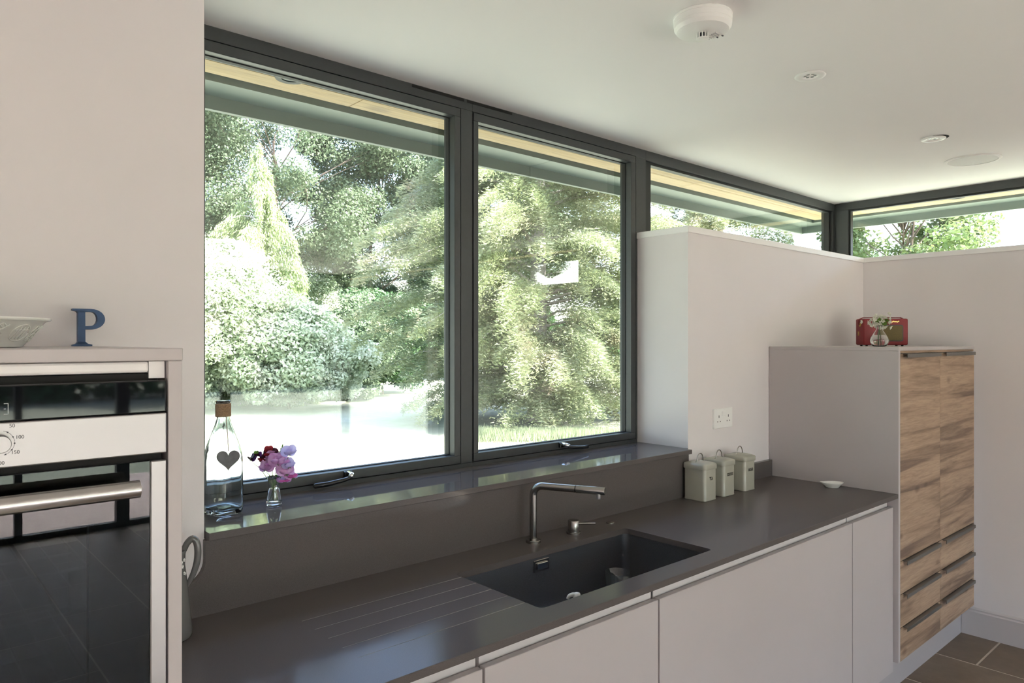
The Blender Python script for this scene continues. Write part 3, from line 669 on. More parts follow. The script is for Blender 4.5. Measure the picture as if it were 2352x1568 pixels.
for k in range(9):
    a = radians(-75 + 11 * (k % 5)) + random.uniform(-.06, .06); z = CT + .150 + .011 * (k % 4) + random.uniform(-.004, .004); r = .0432
    for q in range(5):
        b2 = 2 * pi * q / 5; c_ = Vector((jx + r * cos(a + .05 * cos(b2)), jy + r * sin(a + .05 * cos(b2)), z + .0028 * sin(b2)))
        box(bm, c_.x - .0011, c_.x + .0011, c_.y - .0011, c_.y + .0011, c_.z - .0011, c_.z + .0011)
obj('flower_decoration', bm, 'ceramic_white', jg)

# ------------------------------------------------------------------ canisters
def stroke_word(word, h, mat, parent, cx, y, cz):
    G_ = {'T': (.62, [[(.31, 0), (.31, 1)], [(0, 1), (.62, 1)], [(0, 1), (0, .82)], [(.62, 1), (.62, .82)], [(.2, 0), (.42, 0)]]),
          'E': (.56, [[(.12, 0), (.12, 1)], [(0, 1), (.52, 1)], [(0, 0), (.56, 0)], [(.12, .52), (.4, .52)], [(.52, 1), (.52, .85)], [(.56, 0), (.56, .17)]]),
          'A': (.72, [[(.08, 0), (.34, 1)], [(.34, 1), (.62, 0)], [(.18, .36), (.52, .36)], [(0, 0), (.2, 0)], [(.52, 0), (.72, 0)]]),
          'C': (.66, [[(.62, .78), (.5, .95), (.34, 1), (.14, .88), (.04, .5), (.14, .12), (.34, 0), (.5, .05), (.64, .24)], [(.62, .78), (.62, 1)]]),
          'O': (.72, [[(.36, 1), (.14, .88), (.04, .5), (.14, .12), (.36, 0), (.58, .12), (.68, .5), (.58, .88), (.36, 1)]]),
          'F': (.54, [[(.12, 0), (.12, 1)], [(0, 1), (.54, 1)], [(.12, .5), (.4, .5)], [(.54, 1), (.54, .84)], [(0, 0), (.26, 0)]]),
          'S': (.52, [[(.46, .78), (.4, .94), (.24, 1), (.08, .9), (.08, .68), (.26, .54), (.44, .4), (.48, .2), (.36, .04), (.2, 0), (.06, .08), (.04, .26)]]),
          'U': (.70, [[(.12, 1), (.12, .3), (.2, .08), (.36, 0), (.52, .08), (.58, .3), (.58, 1)], [(0, 1), (.24, 1)], [(.48, 1), (.70, 1)]]),
          'G': (.72, [[(.62, .78), (.5, .95), (.34, 1), (.14, .88), (.04, .5), (.14, .12), (.34, 0), (.54, .04), (.62, .12)], [(.62, 0), (.62, .42)], [(.5, .42), (.72, .42)], [(.62, .78), (.62, 1)]]),
          'R': (.68, [[(.12, 0), (.12, 1)], [(0, 1), (.34, 1), (.5, .9), (.52, .72), (.42, .56), (.12, .52)], [(.3, .52), (.6, 0)], [(0, 0), (.26, 0)], [(.54, 0), (.68, 0)]])}
    wtot = sum(G_[c][0] for c in word) + .16 * (len(word) - 1); x = -wtot / 2; bm = bmesh.new()
    for c in word:
        w_, st = G_[c]
        for s_ in st:
            for k, ((ax, az), (bx_, bz_)) in enumerate(zip(s_, s_[1:])):
                th = .045 if abs(bz_ - az) < .03 or len(s_) > 9 else .075
                p, q = Vector((x + ax, az)), Vector((x + bx_, bz_)); d_ = (q - p).normalized(); n_ = Vector((-d_.y, d_.x)) * th; e_ = d_ * .03
                vv = [bm.verts.new((cx + u.x * h * .86, y, cz + (u.y - .5) * h)) for u in (p - e_ + n_, p - e_ - n_, q + e_ - n_, q + e_ + n_)]
                bm.faces.new(vv)
        x += w_ + .16
    r = bmesh.ops.extrude_face_region(bm, geom=bm.faces[:]); bmesh.ops.translate(bm, verts=[v for v in r['geom'] if isinstance(v, bmesh.types.BMVert)], vec=(0, .0006, 0))
    return obj('lettering', bm, mat, parent)
def canister(x0, word, label):
    w, d, h = .098, .112, .150; cx_, cy_ = x0 + w / 2, 1.764 + d / 2
    t = thing('canister', label, 'canister', (cx_, cy_, CT), 'storage canisters on the worktop')
    bm = bmesh.new(); loft(bm, [(rrect(w - .004, d - .004, .014), CT), (rrect(w, d, .016), CT + .002), (rrect(w, d, .016), CT + .006), (rrect(w - .002, d - .002, .015), CT + .008), (rrect(w - .002, d - .002, .015), CT + h)], cx_, cy_)
    obj('body', bm, 'enamel_sage', t, True, 35)
    W_ = w + .006; D_ = d + .006
    bm = bmesh.new(); loft(bm, [(rrect(W_, D_, .018), CT + h - .012), (rrect(W_ + .002, D_ + .002, .019), CT + h - .010), (rrect(W_ + .002, D_ + .002, .019), CT + h + .006), (rrect(W_ - .004, D_ - .004, .017), CT + h + .011), (rrect(W_ - .02, D_ - .02, .016), CT + h + .014), (rrect(W_ * .5, D_ * .5, .014), CT + h + .019), (rrect(W_ * .2, D_ * .2, .006), CT + h + .020)], cx_, cy_)
    ld = obj('lid', bm, 'enamel_sage', t, True, 50)
    zt_ = CT + h + .017; bm = bmesh.new()
    pts_ = [(cx_ - .034, cy_, zt_ - .001), (cx_ - .026, cy_, zt_)] + [(cx_ + .024 * -cos(pi * k / 12), cy_, zt_ + .003 + .032 * sin(pi * k / 12)) for k in range(13)] + [(cx_ + .026, cy_, zt_), (cx_ + .034, cy_, zt_ - .001)]
    tube(bm, pts_, .0022, 8, up=(0, 1, 0)); obj('handle', bm, 'steel_tap', ld, True)
    stroke_word(word, .0125, 'enamel_text', t, cx_ + .002, 1.7638, CT + .098)
canister(2.698, 'TEA', 'sage enamel canister lettered TEA')
canister(2.850, 'COFFEE', 'sage enamel canister lettered COFFEE')
canister(3.028, 'SUGAR', 'sage enamel canister lettered SUGAR')
# ------------------------------------------------------------------ small dish
sd_ = bmesh.new(); n = 36; prof = [(.0, .002), (.45, .002), (.52, .0), (.62, .006), (.85, .017), (1.0, .024), (.985, .0255), (.82, .018), (.55, .008), (0, .006)]
rings = []
for r, z in prof:
    ring = []
    for k in range(n):
        a = 2 * pi * k / n; rx, ry = .050, .032
        e = 1 + .30 * max(0, cos(a - pi)) ** 6
        ring.append(sd_.verts.new((rx * r * cos(a) * e, ry * r * sin(a), z + .004 * r * max(0, cos(a - pi)) ** 6)))
    rings.append(ring)
for a, b2 in zip(rings, rings[1:]):
    for k in range(n): sd_.faces.new((a[k], a[(k + 1) % n], b2[(k + 1) % n], b2[k]))
sd_.faces.new(rings[0]); sd_.faces.new(rings[-1])
o = obj('sauce_dish', sd_, 'ceramic_white', None, True, 60); o.location = (3.434, 1.535, CT); o.rotation_euler = (0, 0, radians(-40))
tag(o, 'small white pointed ceramic dish on the worktop by the tall cabinet', 'dish')

# ------------------------------------------------------------------ socket, ceiling fittings
sk_ = thing('wall_socket', 'white double wall socket above the canisters', 'socket', (3.06, YN, 1.25))
obj('plate', B((2.981, 3.141, YN - .009, YN, 1.203, 1.298), bev=.002, seg=2), 'white_plastic', sk_)
ys_ = YN - .0094
obj('rocker_switch', B((3.046, 3.077, YN - .013, YN - .008, 1.262, 1.284), bev=.0015), 'white_plastic', sk_)
for cx_ in (3.022, 3.104):
    obj('socket_holes', B((cx_ - .0025, cx_ + .0025, ys_, ys_ + .002, 1.254, 1.266), (cx_ - .0145, cx_ - .0085, ys_, ys_ + .002, 1.2335, 1.2385), (cx_ + .0085, cx_ + .0145, ys_, ys_ + .002, 1.2335, 1.2385)), 'print_dark', sk_)
al = thing('smoke_alarm', 'white round heat alarm on the ceiling', 'smoke alarm', (1.80, 1.185, CZ))
ax, ay = 1.797, 1.182
bm = bmesh.new(); lathe(bm, [(.082, CZ), (.084, CZ - .003), (.084, CZ - .009), (.0825, CZ - .010), (.0825, CZ - .024), (.0815, CZ - .025), (.081, CZ - .034), (.074, CZ - .044), (.066, CZ - .047), (0, CZ - .050)], ax, ay, 56); obj('housing', bm, 'white_plastic', al, True, 25)
bm = bmesh.new(); lathe(bm, [(.018, CZ - .064), (.0185, CZ - .066), (.016, CZ - .068), (0, CZ - .068)], ax, ay, 24); sc_ = obj('sensor_cap', bm, 'white_plastic', al, True, 40)
bm = bmesh.new()
for k in range(12):
    a = 2 * pi * k / 12; box(bm, ax + .0165 * cos(a) - .0012, ax + .0165 * cos(a) + .0012, ay + .0165 * sin(a) - .0012, ay + .0165 * sin(a) + .0012, CZ - .066, CZ - .049)
obj('cage_bars', bm, 'white_plastic', sc_)
bm = bmesh.new(); lathe(bm, [(.011, CZ - .049), (.011, CZ - .065), (0, CZ - .065)], ax, ay, 16); obj('sensor', bm, 'print_dark', sc_)
bm = bmesh.new()
for k in range(6):
    box(bm, ax + .020 + .002 * k, ax + .050, ay - .030 + .008 * k - .0012, ay - .030 + .008 * k + .0012, CZ - .0508, CZ - .046)
obj('sounder_slots', bm, 'speaker_mesh', al)
for bx4 in ((ax + .055, ax + .062, ay - .03, ay - .027, CZ - .0495, CZ - .046), (ax + .052, ax + .06, ay - .014, ay - .011, CZ - .05, CZ - .046), (ax + .0825, ax + .0838, ay - .018, ay - .006, CZ - .016, CZ - .0145)): obj('vent_mark', B(bx4), 'print_dark', al)
def spot(x, y, tilt, label):
    t = thing('ceiling_spotlight', label, 'spotlight', (x, y, CZ), 'recessed ceiling spotlights')
    def fin(bm, name, mat, par, sm=True):
        return obj(name, bm, mat, par, sm, 40)
    bm = bmesh.new(); lathe(bm, [(.050, CZ - .0002), (.052, CZ - .003), (.048, CZ - .0065), (.034, CZ - .007), (.026, CZ - .004), (.024, CZ + .0005)], x, y, 40); b_ = fin(bm, 'bezel', 'white_plastic', t)
    bm = bmesh.new(); lathe(bm, [(0, CZ - .0015), (.0255, CZ - .0015), (.0255, CZ - .0001)], x, y, 28); l_ = fin(bm, 'lens', 'white_plastic', t)
    bm = bmesh.new()
    for k in range(6):
        a = 2 * pi * k / 6; lathe(bm, [(0, CZ - .0022), (.0055, CZ - .0022), (.0055, CZ - .0014)], x + .0155 * cos(a), y + .0155 * sin(a), 14)
    fin(bm, 'led', 'led_glass', l_)
    if tilt:
        bm = bmesh.new(); oo = RT * .010 - FW * .012; lathe(bm, [(.048, CZ - .0002), (.048, CZ - .0008), (0, CZ - .0008)], x + oo.x, y + oo.y, 30); obj('gap_shade_disc', bm, 'dark_void', t)  # flat black disc painting the shaded gap beside the bezel
spot(2.480, 1.190, 0, 'flush white round ceiling spotlight')
spot(3.675, 1.177, 1, 'white round ceiling spotlight hanging loose, dark gap painted above one edge')
sp = thing('ceiling_speaker', 'large round flush speaker grille on the ceiling', 'speaker', (4.26, 1.18, CZ))
bm = bmesh.new(); lathe(bm, [(.128, CZ - .0002), (.129, CZ - .003), (.122, CZ - .006), (.113, CZ - .006), (.112, CZ - .004)], 4.26, 1.18, 64); obj('rim', bm, 'ceiling_paint', sp, True, 40)
bm = bmesh.new(); lathe(bm, [(.1125, CZ - .004), (.06, CZ - .0046), (0, CZ - .005)], 4.26, 1.18, 64); obj('grille', bm, 'speaker_mesh', sp, True)

# ------------------------------------------------------------------ things in the sink
gx, gy = 1.935, 1.615
bm = bmesh.new(); z0 = .7125; lathe(bm, [(0, z0), (.034, z0), (.036, z0 + .003), (.044, z0 + .105), (.0435, z0 + .106), (.0425, z0 + .105), (.035, z0 + .010), (0, z0 + .008)], gx, gy, 40)
tag(obj('tumbler', bm, 'pane_glass', None, True, 50), 'clear glass tumbler standing in the sink', 'glass')
px_, py_ = 1.548, 1.447
pb = thing('soap_bottle', 'soap pump bottle with a white nozzle standing in the sink', 'soap bottle', (px_, py_, .713))
bm = bmesh.new(); lathe(bm, [(0, .7125), (.025, .7125), (.027, .716), (.027, .80), (.024, .812), (.012, .820), (.012, .83), (0, .83)], px_, py_, 28); obj('body', bm, 'soap_body', pb, True, 40)
bm = bmesh.new(); lathe(bm, [(.014, .826), (.015, .829), (.015, .846), (.013, .849), (.006, .850), (.006, .866), (0, .866)], px_, py_, 24); pu = obj('pump', bm, 'soap_pump', pb, True, 40)
bm = bmesh.new(); lathe(bm, [(0, .856), (.0105, .856), (.0115, .860), (.0115, .872), (.009, .878), (0, .880)], px_, py_, 20); bk = RT * -1
tube(bm, smooth([(px_, py_, .872), (px_ + bk.x * .014, py_ + bk.y * .014, .8735), (px_ + bk.x * .024, py_ + bk.y * .024, .869), (px_ + bk.x * .028, py_ + bk.y * .028, .861)], 4), [.0075 - .0035 * k / 12 for k in range(13)], 10); obj('nozzle', bm, 'soap_pump', pu, True)

# ------------------------------------------------------------------ radio and blossom vase on the tall cabinet
rd = thing('radio', 'red retro portable radio with a wide grille on the tall cabinet', 'radio', (4.22, 1.60, TT), None)
th = radians(225 - 270)   # front normal (-.7,-.7)
RM = Matrix.Translation((4.30, 1.645, TT)) @ Matrix.Rotation(radians(-43), 4, 'Z')   # local: front = -y
def rlocal(bm, name, mat, par, sm=False, ang=None):
    bm.transform(RM); return obj(name, bm, mat, par, sm, ang)
rw, rh, rdp = .250, .150, .100
bm = bmesh.new(); box(bm, -rw / 2, rw / 2, -rdp / 2, rdp / 2, .006, .006 + rh, bev=.008, seg=3); body = rlocal(bm, 'body', 'radio_red', rd, True, 35)
yf = -rdp / 2
bm = bmesh.new(); loft(bm, [(rrect(.150, .094, .012), 0), (rrect(.150, .094, .012), .003)]); bm.transform(Matrix.Translation((.020, yf - .0005, .074)) @ Matrix.Rotation(pi / 2, 4, 'X')); gf = rlocal(bm, 'grille_frame', 'print_dark', body)
bm = bmesh.new(); loft(bm, [(rrect(.140, .084, .010), 0), (rrect(.140, .084, .010), .0025)]); bm.transform(Matrix.Translation((.020, yf - .0032, .074)) @ Matrix.Rotation(pi / 2, 4, 'X')); rlocal(bm, 'grille', 'radio_grille', gf)
bm = bmesh.new()
for i, (x, z) in enumerate(((.035, .137), (.042, .140), (.049, .138), (.056, .139), (.063, .137), (.070, .140))): box(bm, x - .0028, x + .0028, yf - .001, yf + .001, z - .003, z + .003)
rlocal(bm, 'nameplate', 'brass', body)
bm = bmesh.new(); tube(bm, [(-rw / 2 - .004, 0, .120), (-rw / 2 - .008, 0, .150), (-rw / 2 + .02, 0, .163), (0, 0, .164), (rw / 2 - .02, 0, .163), (rw / 2 + .006, 0, .150), (rw / 2 + .003, 0, .120)], .012, 10, flat=.2, up=(0, 0, 1)); rlocal(bm, 'strap', 'radio_red', rd, True)
bm = bmesh.new(); lathe(bm, [(.011, 0), (.011, .003), (.008, .0045), (0, .0045)], 0, 0, 20); bm.transform(Matrix.Translation((-rw / 2, -.010, .122)) @ Matrix.Rotation(-pi / 2, 4, 'Y')); rlocal(bm, 'strap_stud', 'brass', body, True, 40)
bm = bmesh.new()
for q in (-.006, 0, .006): box(bm, -rw / 2 - .001, -rw / 2 + .001, .012 + q - .0014, .012 + q + .0014, .060, .084)
for q in (-.003, .003): box(bm, -rw / 2 - .001, -rw / 2 + .001, .012 + q - .0016, .012 + q + .0016, .070, .080)
rlocal(bm, 'emblem', 'brass', body)
for x in (-.1, .1):
    for y in (-.032, .032):
        bm = bmesh.new(); lathe(bm, [(0, 0), (.006, 0), (.007, .0062), (0, .0062)], x, y, 14); rlocal(bm, 'foot', 'black_plastic', body)
def petal_mesh(bm, M, ln, wd, cup=.3, ruff=.0, n=5, m_=4):
    vv = []
    for i in range(m_ + 1):
        t = i / m_; row = []
        w_ = wd * sin(pi * min(1, .12 + .80 * t)) ** .6 if t < 1 else wd * .55
        for j in range(n + 1):
            s_ = -1 + 2 * j / n
            p = Vector((s_ * w_ * .5, cup * ln * (s_ * s_) * .35 + ruff * ln * sin(5 * s_ + 3 * t) * t + .25 * cup * ln * t * t, ln * (t - .12 * s_ * s_ * t)))
            row.append(bm.verts.new(M @ p))
        vv.append(row)
    for i in range(m_):
        for j in range(n): bm.faces.new((vv[i][j], vv[i][j + 1], vv[i + 1][j + 1], vv[i + 1][j]))
def orient(pos, dir_, roll=0):
    q = Vector(dir_).normalized().to_track_quat('Z', 'Y').to_matrix().to_4x4()
    return Matrix.Translation(Vector(pos)) @ q @ Matrix.Rotation(roll, 4, 'Z')
vx, vy = 3.905, 1.505
vb = thing('bud_vase', 'clear pear-shaped glass vase in front of the red radio', 'vase', (vx, vy, TT))
prof_o = [(0, 0), (.026, 0), (.034, .004), (.043, .020), (.0445, .032), (.040, .048), (.028, .068), (.017, .086), (.0135, .096), (.0135, .104), (.016, .109)]
prof_i = [(.0145, .1085), (.012, .103), (.012, .096), (.0155, .085), (.0265, .067), (.0385, .047), (.043, .032), (.0415, .021), (.033, .007), (.02, .004), (0, .004)]
bm = bmesh.new(); lathe(bm, [(r, TT + .0002 + z) for r, z in prof_o + prof_i], vx, vy, 40); obj('glass', bm, 'glass_clear', vb, True)
bm = bmesh.new(); lathe(bm, [(r, TT + .0002 + z) for r, z in ((0, .0042), (.02, .0042), (.0328, .0072), (.0413, .0212), (.0428, .032), (.0383, .047), (.030, .060), (0, .060))], vx, vy, 32); obj('water', bm, 'water', vb, True, 60)
rv = random.Random(3)
for s, (dx, dy, hz) in enumerate(((-.010, .006, .050), (.012, .0, .044), (.000, -.008, .062))):
    sp_ = thing('blossom_sprig', ('white blossom sprig leaning to the radio strap stud', 'white blossom sprig with broad green leaves beside the radio grille', 'white blossom sprig rising highest from the pear-shaped vase')[s], 'flowers', (vx, vy, TT + .01), 'white blossom sprigs')
    top = Vector((vx + dx * 2, vy + dy * 2, TT + .095 + hz))
    bm = bmesh.new(); tube(bm, [(vx - dx * .8, vy - dy * .8, TT + .008), (vx, vy, TT + .10), top], [.0013, .0012, .0009], 6); obj('stem', bm, 'stem_green', sp_, True)
    for k in range(15):
        a = rv.uniform(0, 2 * pi); c_ = top + Vector((rv.gauss(0, .020), rv.gauss(0, .020), rv.uniform(-.040, .012))); dr = (c_ - top + Vector((0, 0, .015))).normalized()
        bm = bmesh.new()
        for q in range(5):
            Mq = orient(c_, dr) @ Matrix.Rotation(2 * pi * q / 5, 4, 'Z') @ Matrix.Rotation(radians(60), 4, 'X'); petal_mesh(bm, Mq, .0145, .0115, .3, .05, 3, 3)
        obj('blossom', bm, 'petal_white', sp_, True)
    bm = bmesh.new()
    for q in range(2 + (s == 1) * 2):
        Ml = orient(top - Vector((0, 0, .02)), (dx * 60 + rv.uniform(.3, 1.2), -.3 - rv.uniform(0, .8), rv.uniform(-.1, .5)), rv.uniform(0, 3)); petal_mesh(bm, Ml, .035, .020, .15, 0, 4, 5)
    obj('leaf', bm, 'flower_leaf', sp_, True)

# ------------------------------------------------------------------ bottle with heart, sweet peas in a small vase (on the sill)
bx_, by_ = .742, 2.066
bt = thing('glass_bottle', 'tall square clear glass bottle with twine round its neck on the sill', 'bottle', (bx_, by_, SZ))
ba = radians(12)
def sq(w, r): 
    o_ = rrect(w, w, r, 6); return [(x * cos(ba) - y * sin(ba), x * sin(ba) + y * cos(ba)) for x, y in o_]
outer = [(.070, .016, 0), (.084, .018, .004), (.088, .020, .012), (.088, .020, .150), (.087, .024, .172), (.080, .030, .196), (.066, .030, .222), (.047, .0230, .250), (.037, .0183, .268), (.034, .0168, .282), (.034, .0168, .300), (.036, .0178, .310), (.041, .0203, .317), (.041, .0203, .321)]
inner = [(.036, .0178, .321), (.029, .0143, .312), (.029, .0143, .282), (.032, .0158, .266), (.043, .021, .249), (.062, .026, .221), (.076, .028, .195), (.082, .022, .171), (.082, .017, .150), (.082, .017, .022), (.074, .014, .014), (.03, .012, .018)]
bm = bmesh.new(); loft(bm, [(sq(w, r), SZ + .0003 + z) for w, r, z in outer + inner], bx_, by_); obj('glass', bm, 'bottle_glass', bt, True)
bm = bmesh.new(); pts = []
for k in range(13 * 24): a = 2 * pi * k / 24; pts.append((bx_ + .0195 * cos(a), by_ + .0195 * sin(a), SZ + .276 + .036 * k / (13 * 24)))
tube(bm, pts, .0021, 6); tw = obj('twine_wrap', bm, 'twine', bt, True)
cdir = Vector((-bx_, -by_, 0)).normalized(); cr = Vector((cdir.y, -cdir.x, 0)) * -1
nk = Vector((bx_, by_, 0)) + cdir * .024 + RT * .008
fr = Vector((bx_, by_, 0)) + cdir * .054 + RT * .014
hz = SZ + .1905
bm = bmesh.new(); tube(bm, [(nk.x, nk.y, SZ + .279), (nk.x + (fr.x - nk.x) * .45, nk.y + (fr.y - nk.y) * .45, SZ + .246), (fr.x, fr.y, hz + .008), (fr.x, fr.y, hz - .006)], .0010, 6)
he = thing('hanging_heart', 'slate heart tag on a string hanging from the bottle neck', 'heart tag', (fr.x, fr.y, hz - .05))
obj('string', bm, 'string_brown', he, True)
pts = []
for k in range(48):
    t = 2 * pi * k / 48; pts.append((16 * sin(t) ** 3, 13 * cos(t) - 5 * cos(2 * t) - 2 * cos(3 * t) - cos(4 * t)))
sc = .0305 / 16; bm = bmesh.new(); prism_y(bm, [(x * sc, (y - 5) * sc * 1.02) for x, y in pts], -.002, .002)
bm.transform(Matrix.Translation((fr.x, fr.y, hz - .018)) @ Matrix.Rotation(atan2(cdir.x, -cdir.y) * 1.0, 4, 'Z')); obj('heart', bm, 'slate', he)
fx, fy = .893, 2.070
fv = thing('posy_vase', 'small clear waisted glass vase on the sill', 'vase', (fx, fy, SZ))
po_ = [(0, 0), (.020, 0), (.0225, .002), (.023, .006), (.0215, .022), (.0175, .044), (.0150, .056), (.0150, .062), (.0175, .075), (.0200, .086)]
pi_ = [(.0188, .086), (.0162, .075), (.0137, .062), (.0137, .056), (.0162, .044), (.0200, .022), (.0212, .011), (.019, .009), (0, .009)]
bm = bmesh.new(); lathe(bm, [(r, SZ + .0003 + z) for r, z in po_ + pi_], fx, fy, 36); obj('glass', bm, 'glass_clear', fv, True)
bm = bmesh.new(); lathe(bm, [(r, SZ + .0003 + z) for r, z in ((0, .0092), (.019, .0092), (.0210, .0112), (.0198, .022), (.0160, .044), (.0142, .050), (0, .050))], fx, fy, 28); obj('water', bm, 'water', fv, True, 60)
rv = random.Random(5)
TO = cdir  # towards the camera
def sweet_pea(label, blooms, group=None, leaf=False):
    """blooms: list of (dx px right, dz up in metres, towards-camera, size, mats, yaw)"""
    t = thing('sweet_pea', label, 'flower', (fx, fy, SZ + .01), group)
    u0, w0, tc0 = blooms[0][0], blooms[0][1], blooms[0][2]
    tip = Vector((fx, fy, SZ + .09)) + RT * u0 + Vector((0, 0, w0)) + TO * tc0
    bm = bmesh.new(); o0 = rv.uniform(-.008, .008); o1 = rv.uniform(-.008, .008)
    neck = Vector((fx, fy, SZ + .060)) + RT * (u0 * .10) + TO * (tc0 * .1)
    tube(bm, [Vector((fx - u0 * .12 + o0, fy + o1, SZ + .0125)), neck, neck.lerp(tip, .55) + Vector((0, 0, .008)), tip - Vector((0, 0, .004))], [.0012, .0012, .0011, .0008], 6); obj('stem', bm, 'stem_green', t, True)
    for (u, w, c, s, mats, yaw, tilt) in blooms:
        ctr = Vector((fx, fy, SZ + .09)) + RT * u + Vector((0, 0, w)) + TO * c; s *= 1.28
        if (ctr - tip).length > .004:
            bm = bmesh.new(); tube(bm, [tip, tip.lerp(ctr, .6) + Vector((0, 0, .003)), ctr], .0007, 5); obj('stalk', bm, 'stem_green', t, True)
        face = (TO * cos(yaw) + RT * sin(yaw)).normalized(); upv = (Vector((0, 0, 1)) * cos(tilt) + face * -sin(tilt)).normalized(); right = upv.cross(face).normalized() * -1
        M0 = Matrix.Translation(ctr) @ Matrix((right, -face, upv)).transposed().to_4x4()
        bm = bmesh.new()
        for sg in (-1, 1):
            petal_mesh(bm, M0 @ Matrix.Rotation(sg * radians(34), 4, 'Y') @ Matrix.Rotation(radians(-8), 4, 'X'), s * 1.0, s * 1.15, .22, .07, 6, 5)
        obj('standard_petal', bm, mats[0], t, True)
        bm = bmesh.new()
        for sg in (-1, 1):
            petal_mesh(bm, M0 @ Matrix.Translation((0, -.003, 0)) @ Matrix.Rotation(sg * radians(62), 4, 'Y') @ Matrix.Rotation(radians(28), 4, 'X') @ Matrix.Rotation(sg * radians(40), 4, 'Z'), s * .72, s * .62, .5, .06, 4, 4)
        obj('wing_petal', bm, mats[1], t, True)
        bm = bmesh.new()
        for q in range(5):
            petal_mesh(bm, M0 @ Matrix.Rotation(2 * pi * q / 5, 4, 'Z') @ Matrix.Rotation(radians(125), 4, 'X'), s * .28, s * .12, .2, 0, 2, 2)
        obj('calyx', bm, 'stem_green', t, True)
    if leaf:
        bm = bmesh.new(); petal_mesh(bm, orient(tip + Vector((0, 0, .0)), RT * .25 + Vector((0, 0, 1)), .5), .030, .011, .3, 0, 3, 4); petal_mesh(bm, orient(tip - Vector((0, 0, .006)), RT * -.2 + Vector((0, 0, 1)), 1.2), .024, .012, .3, 0, 3, 4)
        obj('bud', bm, 'flower_leaf', t, True)
PK = ('petal_pink', 'petal_pink'); PR = ('petal_pink', 'petal_rose'); LL = ('petal_lilac', 'petal_lilac'); MR = ('petal_maroon', 'petal_maroon'); VT = ('petal_violet', 'petal_maroon'); RD = ('petal_maroon', 'petal_red')
sweet_pea('pink sweet pea leaning towards the glass bottle', [(-.026, .016, .012, .026, PK, -.5, .2), (-.012, .024, .0, .024, PK, .3, .1)])
sweet_pea('lilac pink sweet pea, tallest of the pink blooms', [(.010, .036, .012, .028, PK, .2, .1), (.026, .030, .004, .026, PK, .6, .1), (-.004, .050, -.008, .020, PR, .5, -.1)])
sweet_pea('pink and rose sweet pea drooping away from the bottle over the vase rim', [(.036, .006, .018, .029, PK, .3, .5), (.056, -.006, .010, .026, PR, .9, .9), (.030, -.016, .024, .022, PR, .1, 1.1), (.046, .024, .0, .024, LL, .7, .2)])
sweet_pea('pale lavender sweet pea standing alone on a high stem', [(.046, .060, -.004, .026, LL, .5, -.2)])
sweet_pea('sweet pea stem with green buds', [(.024, .062, -.010, .008, ('flower_leaf', 'flower_leaf'), .2, 0)], leaf=True)
sweet_pea('dark maroon sweet pea behind the pink blooms', [(-.010, .052, -.006, .024, RD, -.2, .1), (-.014, .070, -.010, .014, ('petal_red', 'petal_red'), .3, 0), (-.034, .040, -.004, .018, RD, -.6, .2)])
sweet_pea('dark violet sweet pea reaching across to the slate heart', [(-.068, .044, -.004, .019, VT, -.9, .4), (-.048, .056, -.006, .012, VT, -.5, .2), (-.052, .062, -.008, .008, ('flower_leaf', 'flower_leaf'), .2, 0)])

# ------------------------------------------------------------------ garden
GZ = -0.22
o = obj('lawn', B((-70, 90, 2.30, 110, GZ - .3, GZ), (-70, -2.9, -80, 2.30, GZ - .3, GZ), (XF + .1, 90, -80, 2.30, GZ - .3, GZ), (-2.9, XF + .1, -80, -7.6, GZ - .3, GZ)), 'lawn_grass')
tag(o, 'sunlit mown lawn around the house', 'lawn', kind='structure')
dk = thing('deck', 'pale timber deck outside the rear garden doors', 'deck', (1.2, -6.1, GZ))
for k in range(20):
    y = -7.55 + k * .145
    obj('plank', B((-2.8, 5.0, y, y + .138, FL - .045, FL - .012), bev=.003), 'deck_wood', dk)
obj('joists', B((-2.8, 5.0, -7.5, -7.44, GZ - .05, FL - .046), (-2.8, 5.0, -4.86, -4.80, GZ - .05, FL - .046)), 'bark', dk)

def card_mesh(name, Cc, A, Bv, mat, tri=False):
    """many small leaf blades: centres, half-length vectors, half-width vectors"""
    n = len(Cc)
    if tri: V = np.stack([Cc - A + Bv, Cc - A - Bv, Cc + A], 1); k = 3
    else: V = np.stack([Cc - A, Cc + Bv * 1.0 - A * .1, Cc + A, Cc - Bv - A * .1], 1); k = 4
    me = bpy.data.meshes.new(name); me.vertices.add(n * k); me.vertices.foreach_set('co', V.reshape(-1).astype(np.float32))
    me.loops.add(n * k); me.loops.foreach_set('vertex_index', np.arange(n * k, dtype=np.int32))
    me.polygons.add(n); me.polygons.foreach_set('loop_start', np.arange(0, n * k, k, dtype=np.int32))
    me.update(calc_edges=True); me.materials.append(MATS[mat])
    return me
def unit(v): return v / (np.linalg.norm(v, axis=1, keepdims=True) + 1e-9)
def rnd(n): return unit(RNG.normal(size=(n, 3)))
def limb(bm, p, q, r0, r1, n=6, bend=.15, seg=4):
    p, q = Vector(p), Vector(q); L_ = (q - p).length; o1 = Vector(RNG.normal(size=3)) * L_ * bend * .4
    pts_ = [p.lerp(q, t) + o1 * sin(pi * t) for t in [i / seg for i in range(seg + 1)]]
    tube(bm, pts_, [r0 + (r1 - r0) * i / seg for i in range(seg + 1)], n)
